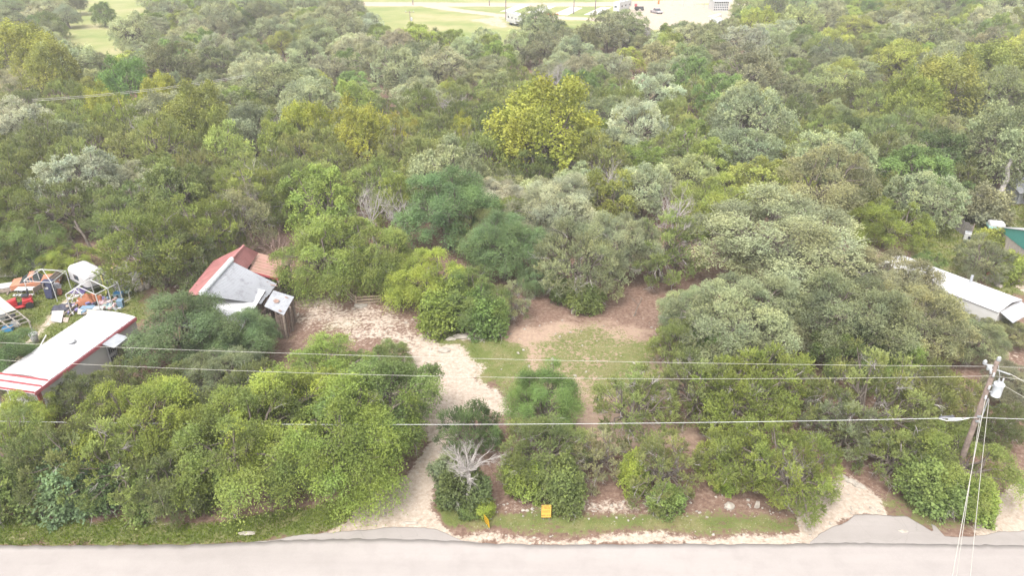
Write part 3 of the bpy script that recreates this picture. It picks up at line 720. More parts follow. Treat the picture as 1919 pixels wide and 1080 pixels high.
# front row, right of the drive
T('juniper', 880, 800, 120, 'dark', 'small dark tree at the near edge of the pale gravel yard', hk=1.1)
T('china', 1022, 748, 145, 'chinabright', 'vivid green chinaberry standing at the middle of the clearing edge', hk=1.25)
T('juniper', 1020, 835, 160, 'olive', 'juniper standing in front of the vivid green chinaberry')
T('shrub', 1055, 905, 90, 'mid', 'dark leafy shrub behind the upright yellow sign', hk=1.25)
T('shrub', 985, 895, 80, 'elm', 'green shrub left of the one behind the upright yellow sign', hk=1.1)
T('shrub', 872, 915, 95, 'dark', 'dark bushy shrub under the white bare branches by the drive', hk=1.1)
T('shrub', 845, 885, 70, 'greygreen', 'small grey-green bush on the right side of the gravel drive')
T('shrub', 905, 948, 48, 'bright', 'small yellow-green bush at the foot of the dark bush by the drive')
T('shrub', 882, 955, 40, 'mid', 'tiny flowering bush in the grass near the leaning yellow sign')
T('sparse', 1190, 745, 170, 'olive', 'see-through juniper with grey twigs at the right side of the clearing')
T('sparse', 1120, 850, 120, 'greyolive', 'thin grey juniper right of the one in front of the vivid chinaberry')
T('sparse', 1245, 870, 150, 'olive', 'juniper with white bare twigs above the two small green shrubs')
T('shrub', 1188, 885, 60, 'bright', 'bright green upright bush above the right end of the verge', hk=1.5)
T('shrub', 1252, 935, 66, 'mid', 'round dark green bush low on the rocky verge')
T('shrub', 1362, 905, 46, 'bright', 'small yellow-green bush under the front junipers right of centre')
T('juniper', 1385, 850, 150, 'junbright', 'juniper with grey twigs left of the rounded bright juniper by the right drive')
T('juniper', 1475, 860, 190, 'junbright', 'rounded bright juniper at the left side of the right-hand dirt drive')
T('sparse', 1300, 720, 160, 'olive', 'thin juniper whose white twigs reach the lower wire')
T('juniper', 1410, 725, 210, 'junbright', 'wide bright olive juniper under the two upper wires')
T('sparse', 1490, 715, 120, 'olive', 'thin juniper right of the wide bright olive one under the wires')
T('sparse', 1650, 735, 230, 'olive', 'broad juniper full of white twigs, left of the utility pole')
T('sparse', 1580, 790, 140, 'greygreen', 'thin juniper with pale twigs in the shade left of the utility pole')
T('juniper', 1760, 740, 150, 'olive', 'olive juniper directly behind the utility pole')
T('sparse', 1670, 840, 130, 'olive', 'low juniper with bare white limbs above the right-hand dirt drive')
T('elm', 1800, 862, 200, 'elm', 'broad leafy elm at the foot of the utility pole', hk=0.85)
T('shrub', 1740, 905, 110, 'mid', 'dark bush in front of the elm at the pole foot')
T('juniper', 1880, 790, 100, 'olivedark', 'dark juniper just right of the utility pole')
T('oak', 1895, 720, 110, 'greygreen', 'grey-green oak at the right edge behind the wires')
T('shrub', 1822, 935, 90, 'elm', 'low green bush right of the pole beside the far right drive')
# right side, big oaks
T('oak', 1475, 450, 300, 'grey', 'largest live oak, its domed grey-green crown right of centre', hk=0.92, var=0)
T('oak', 1385, 595, 215, 'grey', 'spreading grey-green oak in front of the largest live oak', hk=0.9, var=1)
T('oak', 1290, 585, 110, 'grey', 'small grey oak at the right edge of the clearing')
T('oak', 1460, 640, 130, 'greygreen', 'grey-green oak above the bright junipers right of the clearing')
T('oak', 1600, 590, 190, 'greygreen', 'dark oak between the largest live oak and the pale oak on the right')
T('oak', 1700, 600, 210, 'greyolive', 'pale khaki oak with white dead limbs left of the long white roof', hk=0.9, var=0)
T('oak', 1665, 525, 150, 'greyolive', 'khaki oak above and left of the long white roof')
T('oak', 1890, 625, 80, 'greyolive', 'small khaki oak below the near end of the long white roof', hk=0.8)
T('oak', 1842, 606, 92, 'greyolive', 'low khaki oak against the wall of the long white roof', hk=0.7)
T('oak', 1825, 640, 115, 'greyolive', 'khaki oak below the long white roof at the right')
T('elm', 1590, 655, 160, 'mid', 'green elm in front of the pale khaki oak', hk=0.85)
T('elm', 1700, 680, 140, 'elm', 'green elm behind the broad juniper with white twigs', hk=0.85)
T('elm', 1672, 415, 116, 'bright', 'rounded light green elm left of the grey board fence', hk=0.85)
T('juniper', 1270, 640, 110, 'olive', 'olive juniper at the right edge of the clearing grass')
T('shrub', 1325, 655, 90, 'chinabright', 'glossy green bush below the spreading oak')
T('juniper', 1400, 665, 80, 'junbright', 'small bright juniper above the wide bright olive one')
T('elm', 1742, 492, 50, 'mid', 'green bush-like elm at the head of the long white roof')
T('juniper', 1845, 478, 84, 'greygreen', 'dark feathery tree in front of the teal gabled barn')
T('shrub', 1858, 452, 52, 'yellowgreen', 'yellow-flowered bush in front of the small caravan', hk=0.9)
T('shrub', 1890, 500, 56, 'yellowgreen', 'yellow-green bush beside the teal gabled barn')
T('shrub', 1850, 385, 70, 'greygreen', 'grey-green bush in the grass behind the board fence')
T('shrub', 1795, 372, 60, 'dark', 'dark bush just behind the end of the board fence')
T('elm', 1738, 385, 55, 'mid', 'bushy green elm growing against the end of the board fence')
T('elm', 1710, 320, 130, 'mid', 'green elm above the board fence')
T('oak', 1770, 285, 110, 'dark', 'dark oak left of the thick bare trunk on the right')
T('oak', 1885, 265, 150, 'grey', 'oak on a thick bare trunk above the grey shed', hk=1.25)
# middle, round the back of the clearing
T('elm', 615, 462, 180, 'elm', 'left of the pair of big elms over the log-railed pen', hk=0.92, var=0)
T('elm', 698, 468, 160, 'elm', 'right of the pair of big elms over the log-railed pen', hk=0.9, var=1)
T('elm', 805, 515, 140, 'bright', 'yellow-green elm right of the log-railed pen')
T('elm', 885, 550, 120, 'mid', 'dark leafy elm at the back of the clearing')
T('shrub', 835, 575, 90, 'elm', 'green bush at the foot of the elms behind the bright grass patch')
T('shrub', 905, 585, 80, 'mid', 'dark green bush below the dark leafy elm at the back of the clearing')
T('china', 835, 380, 150, 'china', 'flat-topped blue-green chinaberry behind the pair of big elms')
T('china', 945, 450, 130, 'china', 'tall blue-green chinaberry over the back of the clearing')
T('china', 1005, 520, 60, 'china', 'small blue-green chinaberry at the back edge of the clearing')
T('juniper', 900, 430, 100, 'olivedark', 'dark juniper between the two blue-green chinaberries')
T('sparse', 955, 560, 80, 'greyolive', 'small juniper with a skirt of grey twigs at the back of the clearing')
T('oak', 1040, 390, 150, 'greypale', 'pale silvery oak right of the tall blue-green chinaberry')
T('oak', 940, 372, 90, 'greypale', 'small pale silvery oak between the two chinaberries')
T('juniper', 1085, 480, 140, 'greyolive', 'khaki juniper on a bare trunk over the red leaf litter', hk=1.15)
T('oak', 1165, 455, 120, 'grey', 'grey oak on a dark trunk over the red leaf litter', hk=1.25)
T('sparse', 1250, 455, 140, 'olive', 'juniper with grey lower twigs left of the largest live oak')
T('shrub', 1095, 560, 56, 'mid', 'green bush by the bare trunk on the red leaf litter')
T('shrub', 1060, 545, 50, 'mid', 'small dark bush left of the bare trunk on the leaf litter')
# left, behind the yard
T('juniper', 285, 455, 160, 'junbright', 'broad olive juniper behind the white tarpaulin shelter')
T('juniper', 375, 420, 130, 'junbright', 'olive juniper up and left of the red barn roof')
T('juniper', 330, 480, 120, 'olivedark', 'dark juniper left of the red barn roof')
T('elm', 60, 452, 105, 'mid', 'dark leafy elm behind the white car')
T('elm', 128, 484, 84, 'bright', 'bright green bushy elm right of the white car', hk=0.7)
T('juniper', 220, 410, 110, 'olivedark', 'dark juniper beside the broken snag')
T('juniper', 110, 385, 120, 'olivedark', 'dark juniper up and left of the broken snag')
T('elm', 25, 395, 110, 'elm', 'green elm at the left edge above the yard')
T('juniper', 10, 470, 80, 'olivedark', 'dark juniper at the left edge above the concrete wall')
T('oak', 150, 330, 130, 'greypale', 'pale silvery oak in a row of pale crowns on the left')
T('oak', 240, 340, 90, 'greypale', 'pale silvery oak second from the left in the row of pale crowns')
T('oak', 305, 350, 90, 'greypale', 'pale silvery oak at the right end of the row of pale crowns')
T('sparse', 450, 400, 120, 'greyolive', 'thin grey juniper behind the red barn roof')
T('juniper', 480, 355, 120, 'junbright', 'olive juniper above the small dead white tree on the left')
T('juniper', 560, 350, 120, 'olive', 'olive juniper above the left one of the big elms')
# yellow and other landmark trees further back
T('sycamore', 1025, 225, 180, 'yellow', 'largest yellow sycamore, above the middle of the picture', hk=1.15)
T('sycamore', 675, 240, 95, 'yellow', 'yellow sycamore left of the middle of the wood')
T('sycamore', 575, 235, 80, 'yellow', 'yellow-tipped sycamore next left of the one left of the middle')
T('sycamore', 520, 255, 70, 'yellowgreen', 'yellow-green sycamore at the left end of the middle row')
T('sycamore', 745, 245, 60, 'yellow', 'small yellow sycamore right of the middle row')
T('sycamore', 870, 240, 50, 'yellow', 'small yellow sycamore half hidden left of the largest one')
T('sycamore', 370, 205, 100, 'yellowgreen', 'yellow-green sycamore under the far power line')
T('sycamore', 300, 180, 70, 'yellow', 'yellow sycamore touching the far power line')
T('sycamore', 195, 200, 70, 'yellow', 'low yellow sycamore below the left part of the far power line')
T('sycamore', 235, 150, 80, 'chinabright', 'light green tree above the far power line')
T('sycamore', 405, 240, 70, 'elm', 'green sycamore beside the yellow-green one under the far power line')
T('sycamore', 35, 95, 140, 'yellow', 'big yellow sycamore at the upper left edge')
T('sycamore', 85, 130, 90, 'yellowgreen', 'yellow-green sycamore right of the big one at the upper left edge')
T('sycamore', 1770, 165, 130, 'yellowgreen', 'large yellow-green sycamore at the upper right')
T('sycamore', 1865, 130, 120, 'yellowgreen', 'yellow-green sycamore nearest the right edge')
T('sycamore', 1720, 185, 90, 'yellowgreen', 'small yellow-green sycamore left of the large one at the upper right')
T('elm', 1440, 340, 120, 'yellowgreen', 'yellow-topped elm above the largest live oak')
T('elm', 1540, 335, 170, 'greyolive', 'khaki elm with white dead limbs above the largest live oak')
T('elm', 1340, 375, 130, 'yellowgreen', 'yellow-green crown left of the largest live oak')
T('oak', 1150, 275, 100, 'greypale', 'pale oak with a white bare fan, right of the largest sycamore')
T('oak', 1140, 210, 80, 'greyolive', 'rounded khaki oak just right of the largest yellow sycamore')
T('oak', 1225, 175, 95, 'greypale', 'silvery oak with hanging white twigs above the bare patch')
T('oak', 540, 165, 150, 'greygreen', 'broad dark oak left of the middle, above the yellow row')
T('oak', 40, 225, 110, 'greypale', 'silvery oak at the left edge below the big yellow sycamore')
T('elm', 192, 22, 48, 'mid', 'lone small tree in the pale meadow at the upper left', hk=1.0)

# ---------------------------------------------------------------- the wood behind, tree by tree
LM = [('the largest yellow sycamore', P(1030, 260)), ('the flat-topped chinaberry', P(835, 420)), ('the largest live oak', P(1475, 480)), ('the red barn roof', P(450, 520)),
      ('the oak with hanging twigs', P(1225, 200)), ('the broad dark oak', P(540, 190)), ('the upper right sycamore', P(1770, 200)),
      ('the left edge sycamore', P(40, 140)), ('the junk yard', P(120, 480)), ('the board fence', P(1790, 420)),
      ('the near white caravan', P(968, 60)), ('the many-windowed building', P(1355, 60)), ('the lone meadow tree', P(192, 60)), ('the oak with white fan', P(1150, 300)),
      ('the yellow sycamore row', P(620, 270)), ('the row of pale crowns', P(230, 370)), ('the far power line', P(235, 180))]
EXC = [  # open ground in the wood, photo pixels on the ground
 [(120,175),(85,130),(120,80),(170,-20),(290,-30),(290,60),(250,100),(215,150)],
 [(650,-30),(1420,-30),(1420,40),(1300,84),(1200,76),(1130,82),(1000,92),(940,96),(860,104),(740,100),(700,60),(660,40)],
 [(1180,215),(1215,225),(1210,258),(1185,250)], [(1265,215),(1330,220),(1325,262),(1290,262)],
 [(425,165),(470,165),(470,200),(425,200)],
 [(1740,400),(1830,370),(1960,350),(1960,620),(1760,560),(1720,470)],
 [(1350,120),(1440,110),(1440,135),(1350,140)], [(270,100),(340,90),(350,120),(300,125)]]
EXCW = [np.array([tuple(P(*e))[:2] for e in q]) for q in EXC]
def inside(q, x, y):
    c = False; n = len(q)
    for i in range(n):
        a = q[i]; b = q[(i+1) % n]
        if (a[1] > y) != (b[1] > y) and x < (b[0]-a[0])*(y-a[1])/(b[1]-a[1])+a[0]: c = not c
    return c
cells = {}
def near_ok(x, y, D):
    i, j = int(x//8), int(y//8)
    for a in range(i-2, i+3):
        for b in range(j-2, j+3):
            for (px_, py_, d_) in cells.get((a, b), ()):
                if math.hypot(x-px_, y-py_) < (D+d_)*0.5*0.64: return False
    return True
for p_ in PLACED: cells.setdefault((int(p_[0]//8), int(p_[1]//8)), []).append(p_)
count = {'oak': 0, 'juniper': 0, 'elm': 0}; filler = []
fr = np.random.default_rng(5); tries = 0
while tries < 60000 and len(filler) < 872:
    tries += 1
    y = 76+(fr.random()**1.15)*275; hw = (y*CT+17)*0.72+8; x = fr.uniform(-hw, hw)
    px, py = pix(x, y)
    if py > 500 or (py > 455 and 560 < px < 1300) or (py > 440 and px > 1250): continue
    if px < 560 and py > 470: continue
    if 340 < px < 560 and py > 445: continue
    if any(inside(q, x, y) for q in EXCW): continue
    n1 = float(vnoise(np.array([x]), np.array([y]), 22, 31)[0]); n2 = float(vnoise(np.array([x]), np.array([y]), 14, 32)[0])
    pj = 0.62 if 215 < py < 430 and px < 1350 else (0.45 if 215 < py < 430 else 0.10)
    u_ = n1*0.7+fr.random()*0.3
    if u_ < pj*0.8+0.1: kind = 'juniper'; D = fr.uniform(5.5, 8.5)
    elif fr.random() < 0.22: kind = 'elm'; D = fr.uniform(6, 10)
    else: kind = 'oak'; D = fr.uniform(7.5, 13)
    if not near_ok(x, y, D) or count[kind] > 289: continue
    if kind == 'juniper': tint = ['junbright', 'olive', 'olive', 'olivedark', 'greyolive'][int(min(4, (n2*0.7+fr.random()*0.3)*5))]
    elif kind == 'elm': tint = ['elm', 'yellowgreen', 'greyolive', 'mid'][int(fr.integers(4))]
    else:
        tint = ['greypale', 'grey', 'grey', 'greygreen', 'greyolive'][int(min(4, (n2*0.75+fr.random()*0.25)*5))]
        if px > 1250 and fr.random() < 0.35: tint = 'greyolive' if fr.random() < 0.6 else 'yellowgreen'
    count[kind] += 1; filler.append((kind, x, y, D, tint)); cells.setdefault((int(x//8), int(y//8)), []).append((x, y, D))
labels = {}
rows = []
for (kind, x, y, D, tint) in filler:
    best = sorted(LM, key=lambda l: math.hypot((l[1].x-x), (l[1].y-y)*0.5))[0]
    dx, dy = x-best[1].x, y-best[1].y
    lr = 'left of' if dx < -6 else 'right of' if dx > 6 else 'level with'
    fb = 'behind-' if dy > 9 else 'before-' if dy < -9 else ''
    dist = 'close ' if math.hypot(dx, dy) < 22 else 'well ' if math.hypot(dx, dy) > 55 else ''
    size = 'small ' if D < (6.3 if kind == 'juniper' else 9) else 'broad ' if D > (7.6 if kind == 'juniper' else 11.3) else ''
    lab = f"{size}{WORD[tint]} {KINDW[kind].replace(' tree','').replace('live ','')} {dist}{fb}{lr} {best[0]}"
    rows.append((lab, kind, x, y, D, tint, best[0])); labels[lab] = labels.get(lab, 0)+1
ORD = ['nearest', 'second nearest', 'third nearest', 'fourth nearest', 'fifth nearest', 'sixth nearest', 'seventh nearest', 'eighth nearest', 'ninth nearest', 'tenth nearest', 'eleventh nearest', 'twelfth nearest', 'thirteenth nearest', 'fourteenth nearest', 'fifteenth nearest', 'sixteenth nearest', 'seventeenth nearest', 'eighteenth nearest']
seen = {}
for (lab, kind, x, y, D, tint, lm) in sorted(rows, key=lambda q: q[3]):
    if labels[lab] > 1:
        k = seen.get(lab, 0); seen[lab] = k+1; lab2 = (ORD[min(k, 17)]+' '+lab)
    else: lab2 = lab
    put_tree(kind, x, y, D, tint, lab2, group='trees of the wood behind the clearing', far=True, hk=float(fr.uniform(0.8, 1.3)), jit=0.17)
print('filler', len(filler), count)

# ---------------------------------------------------------------- dead and bare trees
def dead_tree(px, py, w, label, seed, m=BARKPALE, dep=4, hk=0.9, stems=6, up=0.05, z0=None, rad=0.02, cat='dead tree', name='dead_tree', spread=0.55, kids=(3, 5)):
    D = 4.0
    for _ in range(10): p = P(px, py, D*hk*0.55+(z0 or 0)); D = w*depth(p)/FPX
    r = np.random.default_rng(seed); tb = TB(); H = D*hk
    fork = np.array([0, 0, 0.22*H+(z0 or 0)]); tb.tube(bend(r, np.array([0, 0, -0.2]), fork, 5, 0.05), np.linspace(rad*D*1.1, rad*D*0.8, 5), 7)
    v, f = tb.arrays(); root = thing(name, (p.x, p.y, gh(p.x, p.y)), label, cat)
    o = bpy.data.objects.new('trunk', raw_mesh('trunk', v, f, [m], smooth=True)); COL.objects.link(o); o.parent = root
    tb = TB()
    for k in range(stems):
        a = 2*math.pi*(k+r.random()*0.5)/stems; d = np.array([math.cos(a), math.sin(a), r.uniform(0.3, 1.3)])
        twigs(tb, r, fork, d, D*0.30*r.uniform(0.8, 1.1), rad*D*0.5, dep, spread, kids, 0.16, 5, up)
    v, f = tb.arrays(); o = bpy.data.objects.new('bare_branches', raw_mesh('bare_branches', v, f, [m])); COL.objects.link(o); o.parent = root
    return root
dead_tree(876, 858, 140, 'white leafless tree beside the gravel drive', 1, hk=0.75, dep=4, stems=11, z0=2.6, kids=(3, 6), rad=.03)
dead_tree(497, 357, 36, 'small white dead tree among the junipers above the red barn', 2, hk=1.3, dep=3)
dead_tree(512, 445, 100, 'reddish leafless tree behind the red barn roof', 3, m=BARKRED, hk=1.1, dep=4, stems=7, up=0.12)
dead_tree(455, 450, 90, 'lower reddish leafless thicket left of the bare tree behind the barn', 4, m=BARKRED, hk=0.8, dep=4, stems=7)
dead_tree(390, 462, 66, 'pale grey dead bush up and left of the red barn roof', 5, hk=0.8, dep=4)
dead_tree(1285, 332, 78, 'wide pale dead tree among the junipers, upper middle right', 6, hk=0.7, dep=4, stems=8)
dead_tree(1100, 352, 60, 'low white dead branches right of the pale silvery oak', 7, hk=0.5, dep=4)
dead_tree(1140, 400, 46, 'purplish dead bush beside the pale silvery oak', 8, m=BARKRED, hk=1.0, dep=4)
dead_tree(1625, 25, 34, 'tall white dead tree in the far wood on the right', 9, hk=1.4, dep=3)
dead_tree(845, 95, 30, 'white dead tree in the far wood, upper middle', 10, hk=1.2, dep=3)
dead_tree(845, 165, 36, 'white dead tree in front of the far oaks, left of the largest sycamore', 11, hk=1.2, dep=3)
dead_tree(120, 82, 40, 'white blossom-like dead bush at the meadow edge, upper left', 12, hk=1.0, dep=4)
dead_tree(1290, 240, 60, 'pale leafless bush on the bare patch in the wood', 13, hk=0.6, dep=4)
dead_tree(1600, 365, 70, 'fallen pale limbs above the largest live oak', 14, hk=0.5, dep=3)
dead_tree(1140, 285, 30, 'white bare fan of branches in front of the pale oak', 15, hk=1.2, dep=3, z0=2)
dead_tree(1260, 525, 50, 'pinkish dead twigs hanging under the juniper by the leaf litter', 16, hk=0.8, dep=4)
dead_tree(1490, 868, 100, 'white dead limbs spread across the rounded bright juniper', 17, hk=0.6, dep=4, z0=2.4, stems=9)
dead_tree(1650, 820, 70, 'white dead limbs at the base of the low juniper by the right drive', 18, hk=0.7, dep=3, z0=0.6)
# dead and half-dead trees scattered through the wood: three shapes, each tree its own object
DV = []
for k in range(3):
    r = np.random.default_rng(700+k); tb = TB(); fork = np.array([0, 0, 2.2]); tb.tube(bend(r, np.array([0, 0, -0.2]), fork, 5, 0.05), np.linspace(.16, .11, 5), 6)
    for j in range(9):
        a_ = 2*math.pi*(j+r.random())/9; twigs(tb, r, fork, np.array([math.cos(a_), math.sin(a_), r.uniform(0.5, 1.6)]), 2.1*r.uniform(.8, 1.2), .07, 3, .6, (3, 6), .2, 4, .08)
    v, f = tb.arrays(); DV.append(raw_mesh('dead_tree', v, f, [BARKPALE]))
dl = {}; dr = np.random.default_rng(17); n_ = 0; t_ = 0
while n_ < 26 and t_ < 4000:
    t_ += 1; px, py = dr.uniform(20, 1900), 60+dr.random()**.8*370
    p = P(px, py, 4.5)
    if (py > 400 and 340 < px < 1000) or any(inside(q, p.x, p.y) for q in EXCW) or not any(math.hypot(p.x-a[2], p.y-a[3]) < 9 for a in rows): continue
    best = sorted(LM, key=lambda l: math.hypot((l[1].x-p.x), (l[1].y-p.y)*0.5))[0]; dx, dy = p.x-best[1].x, p.y-best[1].y
    lab = 'pale bare dead tree '+('behind-' if dy > 9 else 'before-' if dy < -9 else '')+('left of' if dx < -6 else 'right of' if dx > 6 else 'level with')+' '+best[0]
    k = dl.get(lab, 0); dl[lab] = k+1; lab = (['', 'second ', 'third ', 'fourth ', 'fifth ', 'sixth ', 'seventh ', 'eighth '][min(k, 7)]+lab)
    o = bpy.data.objects.new('dead_tree', DV[int(dr.integers(3))]); COL.objects.link(o); s_ = float(dr.uniform(0.95, 1.25)); o.location = (p.x, p.y, -0.1); o.scale = (s_, s_, s_*float(dr.uniform(.9, 1.2))); o.rotation_euler = (0, 0, float(dr.uniform(0, 6.28)))
    tag(o, lab, 'dead tree', 'dead trees scattered in the wood'); n_ += 1
for i, (x, y, w, z, l) in enumerate(((1235, 885, 60, 2.0, 'white bare limbs above the round dark green bush'), (1205, 690, 50, 3.0, 'pale bare twigs topping the see-through juniper'),
    (1300, 690, 44, 3.6, 'white bare twigs reaching the lower of the thin wires'), (1600, 765, 60, 3.0, 'pale bare limbs in the gap left of the utility pole'), (1715, 700, 56, 4.0, 'white bare limbs behind the utility pole top wires'), 
    (235, 845, 70, 3.0, 'grey bare limbs in the thin juniper near the left road edge'), (110, 850, 60, 2.6, 'grey bare limbs in the dark juniper at the far left'), (1080, 870, 44, 2.0, 'pale bare twigs right of the upright yellow sign bush'))):
    dead_tree(x, y, w, l, 60+i, hk=0.8, dep=4, stems=8, z0=z*0.6, rad=.02)
# broken snag beside the yard, bare stems at the leaf litter
def snag(px, py, h, label, seed, tilt=(0.1, 0, 1), r0=0.2, m=BARK, fork=True):
    p = P(px, py, 0); r = np.random.default_rng(seed); root = thing('tree_snag', p, label, 'snag')
    tb = TB(); d = np.array(tilt, float); d /= np.linalg.norm(d); pts = bend(r, np.zeros(3)-d*0.2, d*h, 6, 0.05); tb.tube(pts, np.linspace(r0, r0*0.6, 6), 8)
    v, f = tb.arrays(); o = bpy.data.objects.new('trunk', raw_mesh('trunk', v, f, [m], smooth=True)); COL.objects.link(o); o.parent = root
    if fork:
        tb = TB(); tb.tube([pts[3], pts[3]+np.array([-0.5, 0.1, 0.5]), pts[3]+np.array([-0.9, 0.2, 0.9])], [r0*0.5, r0*0.4, r0*0.25], 6)
        v, f = tb.arrays(); o = bpy.data.objects.new('limb', raw_mesh('limb', v, f, [m], smooth=True)); COL.objects.link(o); o.parent = root
snag(178, 478, 4.2, 'broken grey-brown snag leaning left behind the yard', 1, (-0.35, 0.1, 1))
snag(158, 470, 2.2, 'short broken stub leaning against the taller snag', 2, (-0.6, 0.1, 0.7), 0.12)
snag(1073, 588, 3.6, 'bare pale trunk standing on the red leaf litter', 3, (0.05, 0.1, 1), 0.14, BARKPALE)
snag(1188, 592, 1.9, 'thin bare stem leaning right on the leaf litter', 4, (0.35, 0.1, 1), 0.06)
snag(1870, 382, 6.0, 'thick pale trunk beside the grey shed', 5, (0.02, 0.05, 1), 0.38, BARKPALE, False)
# ---------------------------------------------------------------- long white trailer home with the red trim
def lerp(a, b, t): return a+(b-a)*t
O0 = P(91, 714, 3.25); O1 = P(254, 594, 3.25)                 # right eave, near and far end
U = (O1-O0); LEN = U.length; U.normalize(); V = Vector((-U.y, U.x, 0)); WID = 4.3
ROOFM = mat('white_roof_coating', (0.46, 0.455, 0.46), 0.6, noise=0.10, scale=1.3, col2=(0.30, 0.28, 0.32), thr=(0.3, 0.46), bump=0.15)
home = thing('mobile_home', (O0.x, O0.y, 0), 'long white trailer home with red roof trim above the front elms', 'mobile home')
def HP(u, v, z): q = O0+U*u+V*v; return Vector((q.x, q.y, z))
def crownz(v): return 3.25+0.26*(1-((v-WID/2)/(WID/2))**2)
NS = 8
seg = LEN/11
for i in range(11):
    a0, a1 = i*seg+0.012, (i+1)*seg-0.012
    m = MB(); top = []
    for k in range(NS): 
        v0, v1 = WID*k/NS, WID*(k+1)/NS
        m.hexa([HP(a0, v0, crownz(v0)-.06), HP(a1, v0, crownz(v0)-.06), HP(a1, v1, crownz(v1)-.06), HP(a0, v1, crownz(v1)-.06)], [HP(a0, v0, crownz(v0)), HP(a1, v0, crownz(v0)), HP(a1, v1, crownz(v1)), HP(a0, v1, crownz(v1))])
    m.build('roof_panel', ROOFM, home)
m = MB()
for i in range(1, 11):
    for k in range(NS):
        v0, v1 = WID*k/NS, WID*(k+1)/NS; u = i*seg
        m.hexa([HP(u-.04, v0, crownz(v0)+.002), HP(u+.04, v0, crownz(v0)+.002), HP(u+.04, v1, crownz(v1)+.002), HP(u-.04, v1, crownz(v1)+.002)], [HP(u-.03, v0, crownz(v0)+.03), HP(u+.03, v0, crownz(v0)+.03), HP(u+.03, v1, crownz(v1)+.03), HP(u-.03, v1, crownz(v1)+.03)])
SEAM_ = m.build('roof_seam', mat('roof_seam', (0.36, 0.35, 0.38), 0.6), home)
SEAM_['kind'] = 'stuff'
SID = mat('white_siding', (0.5, 0.49, 0.48), 0.5, noise=0.05, scale=0.8)
for nm, pl in (('wall', [HP(0, .1, .45), HP(LEN, .1, .45), HP(LEN, .1, 3.16), HP(0, .1, 3.16)]), ('wall', [HP(0, WID-.1, .45), HP(LEN, WID-.1, .45), HP(LEN, WID-.1, 3.16), HP(0, WID-.1, 3.16)]),
               ('wall', [HP(.1, .2, .45), HP(.1, WID-.2, .45), HP(.1, WID-.2, 3.3), HP(.1, .2, 3.3)]), ('wall', [HP(LEN-.1, .2, .45), HP(LEN-.1, WID-.2, .45), HP(LEN-.1, WID-.2, 3.3), HP(LEN-.1, .2, 3.3)])):
    nrm = V if pl[0].xy != pl[1].xy and abs((pl[1]-pl[0]).normalized().dot(U)) > .9 else U
    MB().wall(pl, 0.08, nrm*(1 if (sum((p-HP(LEN/2, WID/2, 0)).dot(nrm) for p in pl) < 0) else -1)).build(nm, SID, home)
MB().wall([HP(.15, .13, 0), HP(LEN-.15, .13, 0), HP(LEN-.15, .13, .44), HP(.15, .13, .44)], 0.05, V).build('skirting', mat('skirting', (0.45, 0.42, 0.40), .8), home)
m = MB()
EXT = (P(64, 738, 3.1)-O0).dot(U)
m.wall([HP(EXT, -.03, 2.92), HP(LEN, -.03, 2.92), HP(LEN, -.03, 3.20), HP(EXT, -.03, 3.20)], .05, -V); m.build('fascia', mat('red_fascia', (0.42, .12, .14), .6, noise=.2, scale=3, col2=(0.55, .32, .32), thr=(.25, .4)), home)
# porch roof with red battens
m = MB(); m.slab([HP(EXT, 0, 3.05), HP(0, 0, 3.22), HP(0, WID, 3.22), HP(EXT, WID, 3.05)], .05); m.build('porch_roof', ROOFM, home)
for t in (0.0, 0.45, 0.95):
    u = EXT*t; m = MB(); z = 3.22-.17*t+.035; m.beam(HP(u-0.01, .05, z), HP(u-.01, WID-.05, z), .05, .22); m.build('red_batten', REDPAINT, home)
m = MB(); m.beam(HP(EXT+.5, .2, 0), HP(EXT+.5, .2, 3.0), .16, .3); m.build('porch_post', REDPAINT, home)
MB().beam(HP(EXT+.5, WID-.2, 0), HP(EXT+.5, WID-.2, 3.0), .16).build('porch_post', WHITE, home)
MB().box(HP(EXT/2, WID/2, .35), (1.9, WID-.3, .12), math.atan2(U.y, U.x)).build('porch_deck', WOODOLD, home)
# door, awning, vent, ladder marks
du = LEN*0.60
d = MB().wall([HP(du, -.02, .7), HP(du+.9, -.02, .7), HP(du+.9, -.02, 2.75), HP(du, -.02, 2.75)], .05, -V).build('door', mat('door_grey', (.42, .42, .45), .5), home)
m = MB()
for k in range(4):
    for j in range(2): m.box(HP(du+.14+k*.2, -.085, 1.3+j*.8), (.14, .02, .5), math.atan2(U.y, U.x))
m.build('window_panes', GLASS, d)
aw = MB(); aw.slab([HP(du-.35, -.06, 3.1), HP(du+1.35, -.06, 3.1), HP(du+1.35, -1.15, 2.9), HP(du-.35, -1.15, 2.9)], .05); aw.build('awning', GREYMETAL, home)
m = MB(); m.lathe(HP(LEN*.47, WID*.42, crownz(1.8)-.02), [(.22, 0), (.2, .12), (.32, .16), (.3, .24), (.02, .3)], 12); m.build('roof_vent', WHITEMETAL, home, True)
m = MB()
for (a, z, b, z2) in ((1.8, 2.2, 2.0, 2.35), (2.05, 2.25, 2.3, 2.15), (2.3, 2.1, 2.42, 2.4), (2.42, 2.35, 2.6, 2.4), (2.0, 1.7, 2.12, 1.5), (2.12, 1.5, 2.3, 1.42)):
    m.beam(HP(du+a-.5, .07, z), HP(du+b-.5, .07, z2), .035)
m.build('dark_scuff_marks', DARK, home)
for (u, w_) in ():
    fr_ = MB().wall([HP(u, .04, 1.5), HP(u+w_, .04, 1.5), HP(u+w_, .04, 2.5), HP(u, .04, 2.5)], .05, -V).build('window', WHITE, home)
    MB().wall([HP(u+.07, -.015, 1.57), HP(u+w_-.07, -.015, 1.57), HP(u+w_-.07, -.015, 2.43), HP(u+.07, -.015, 2.43)], .01, -V).build('pane', GLASS, fr_)

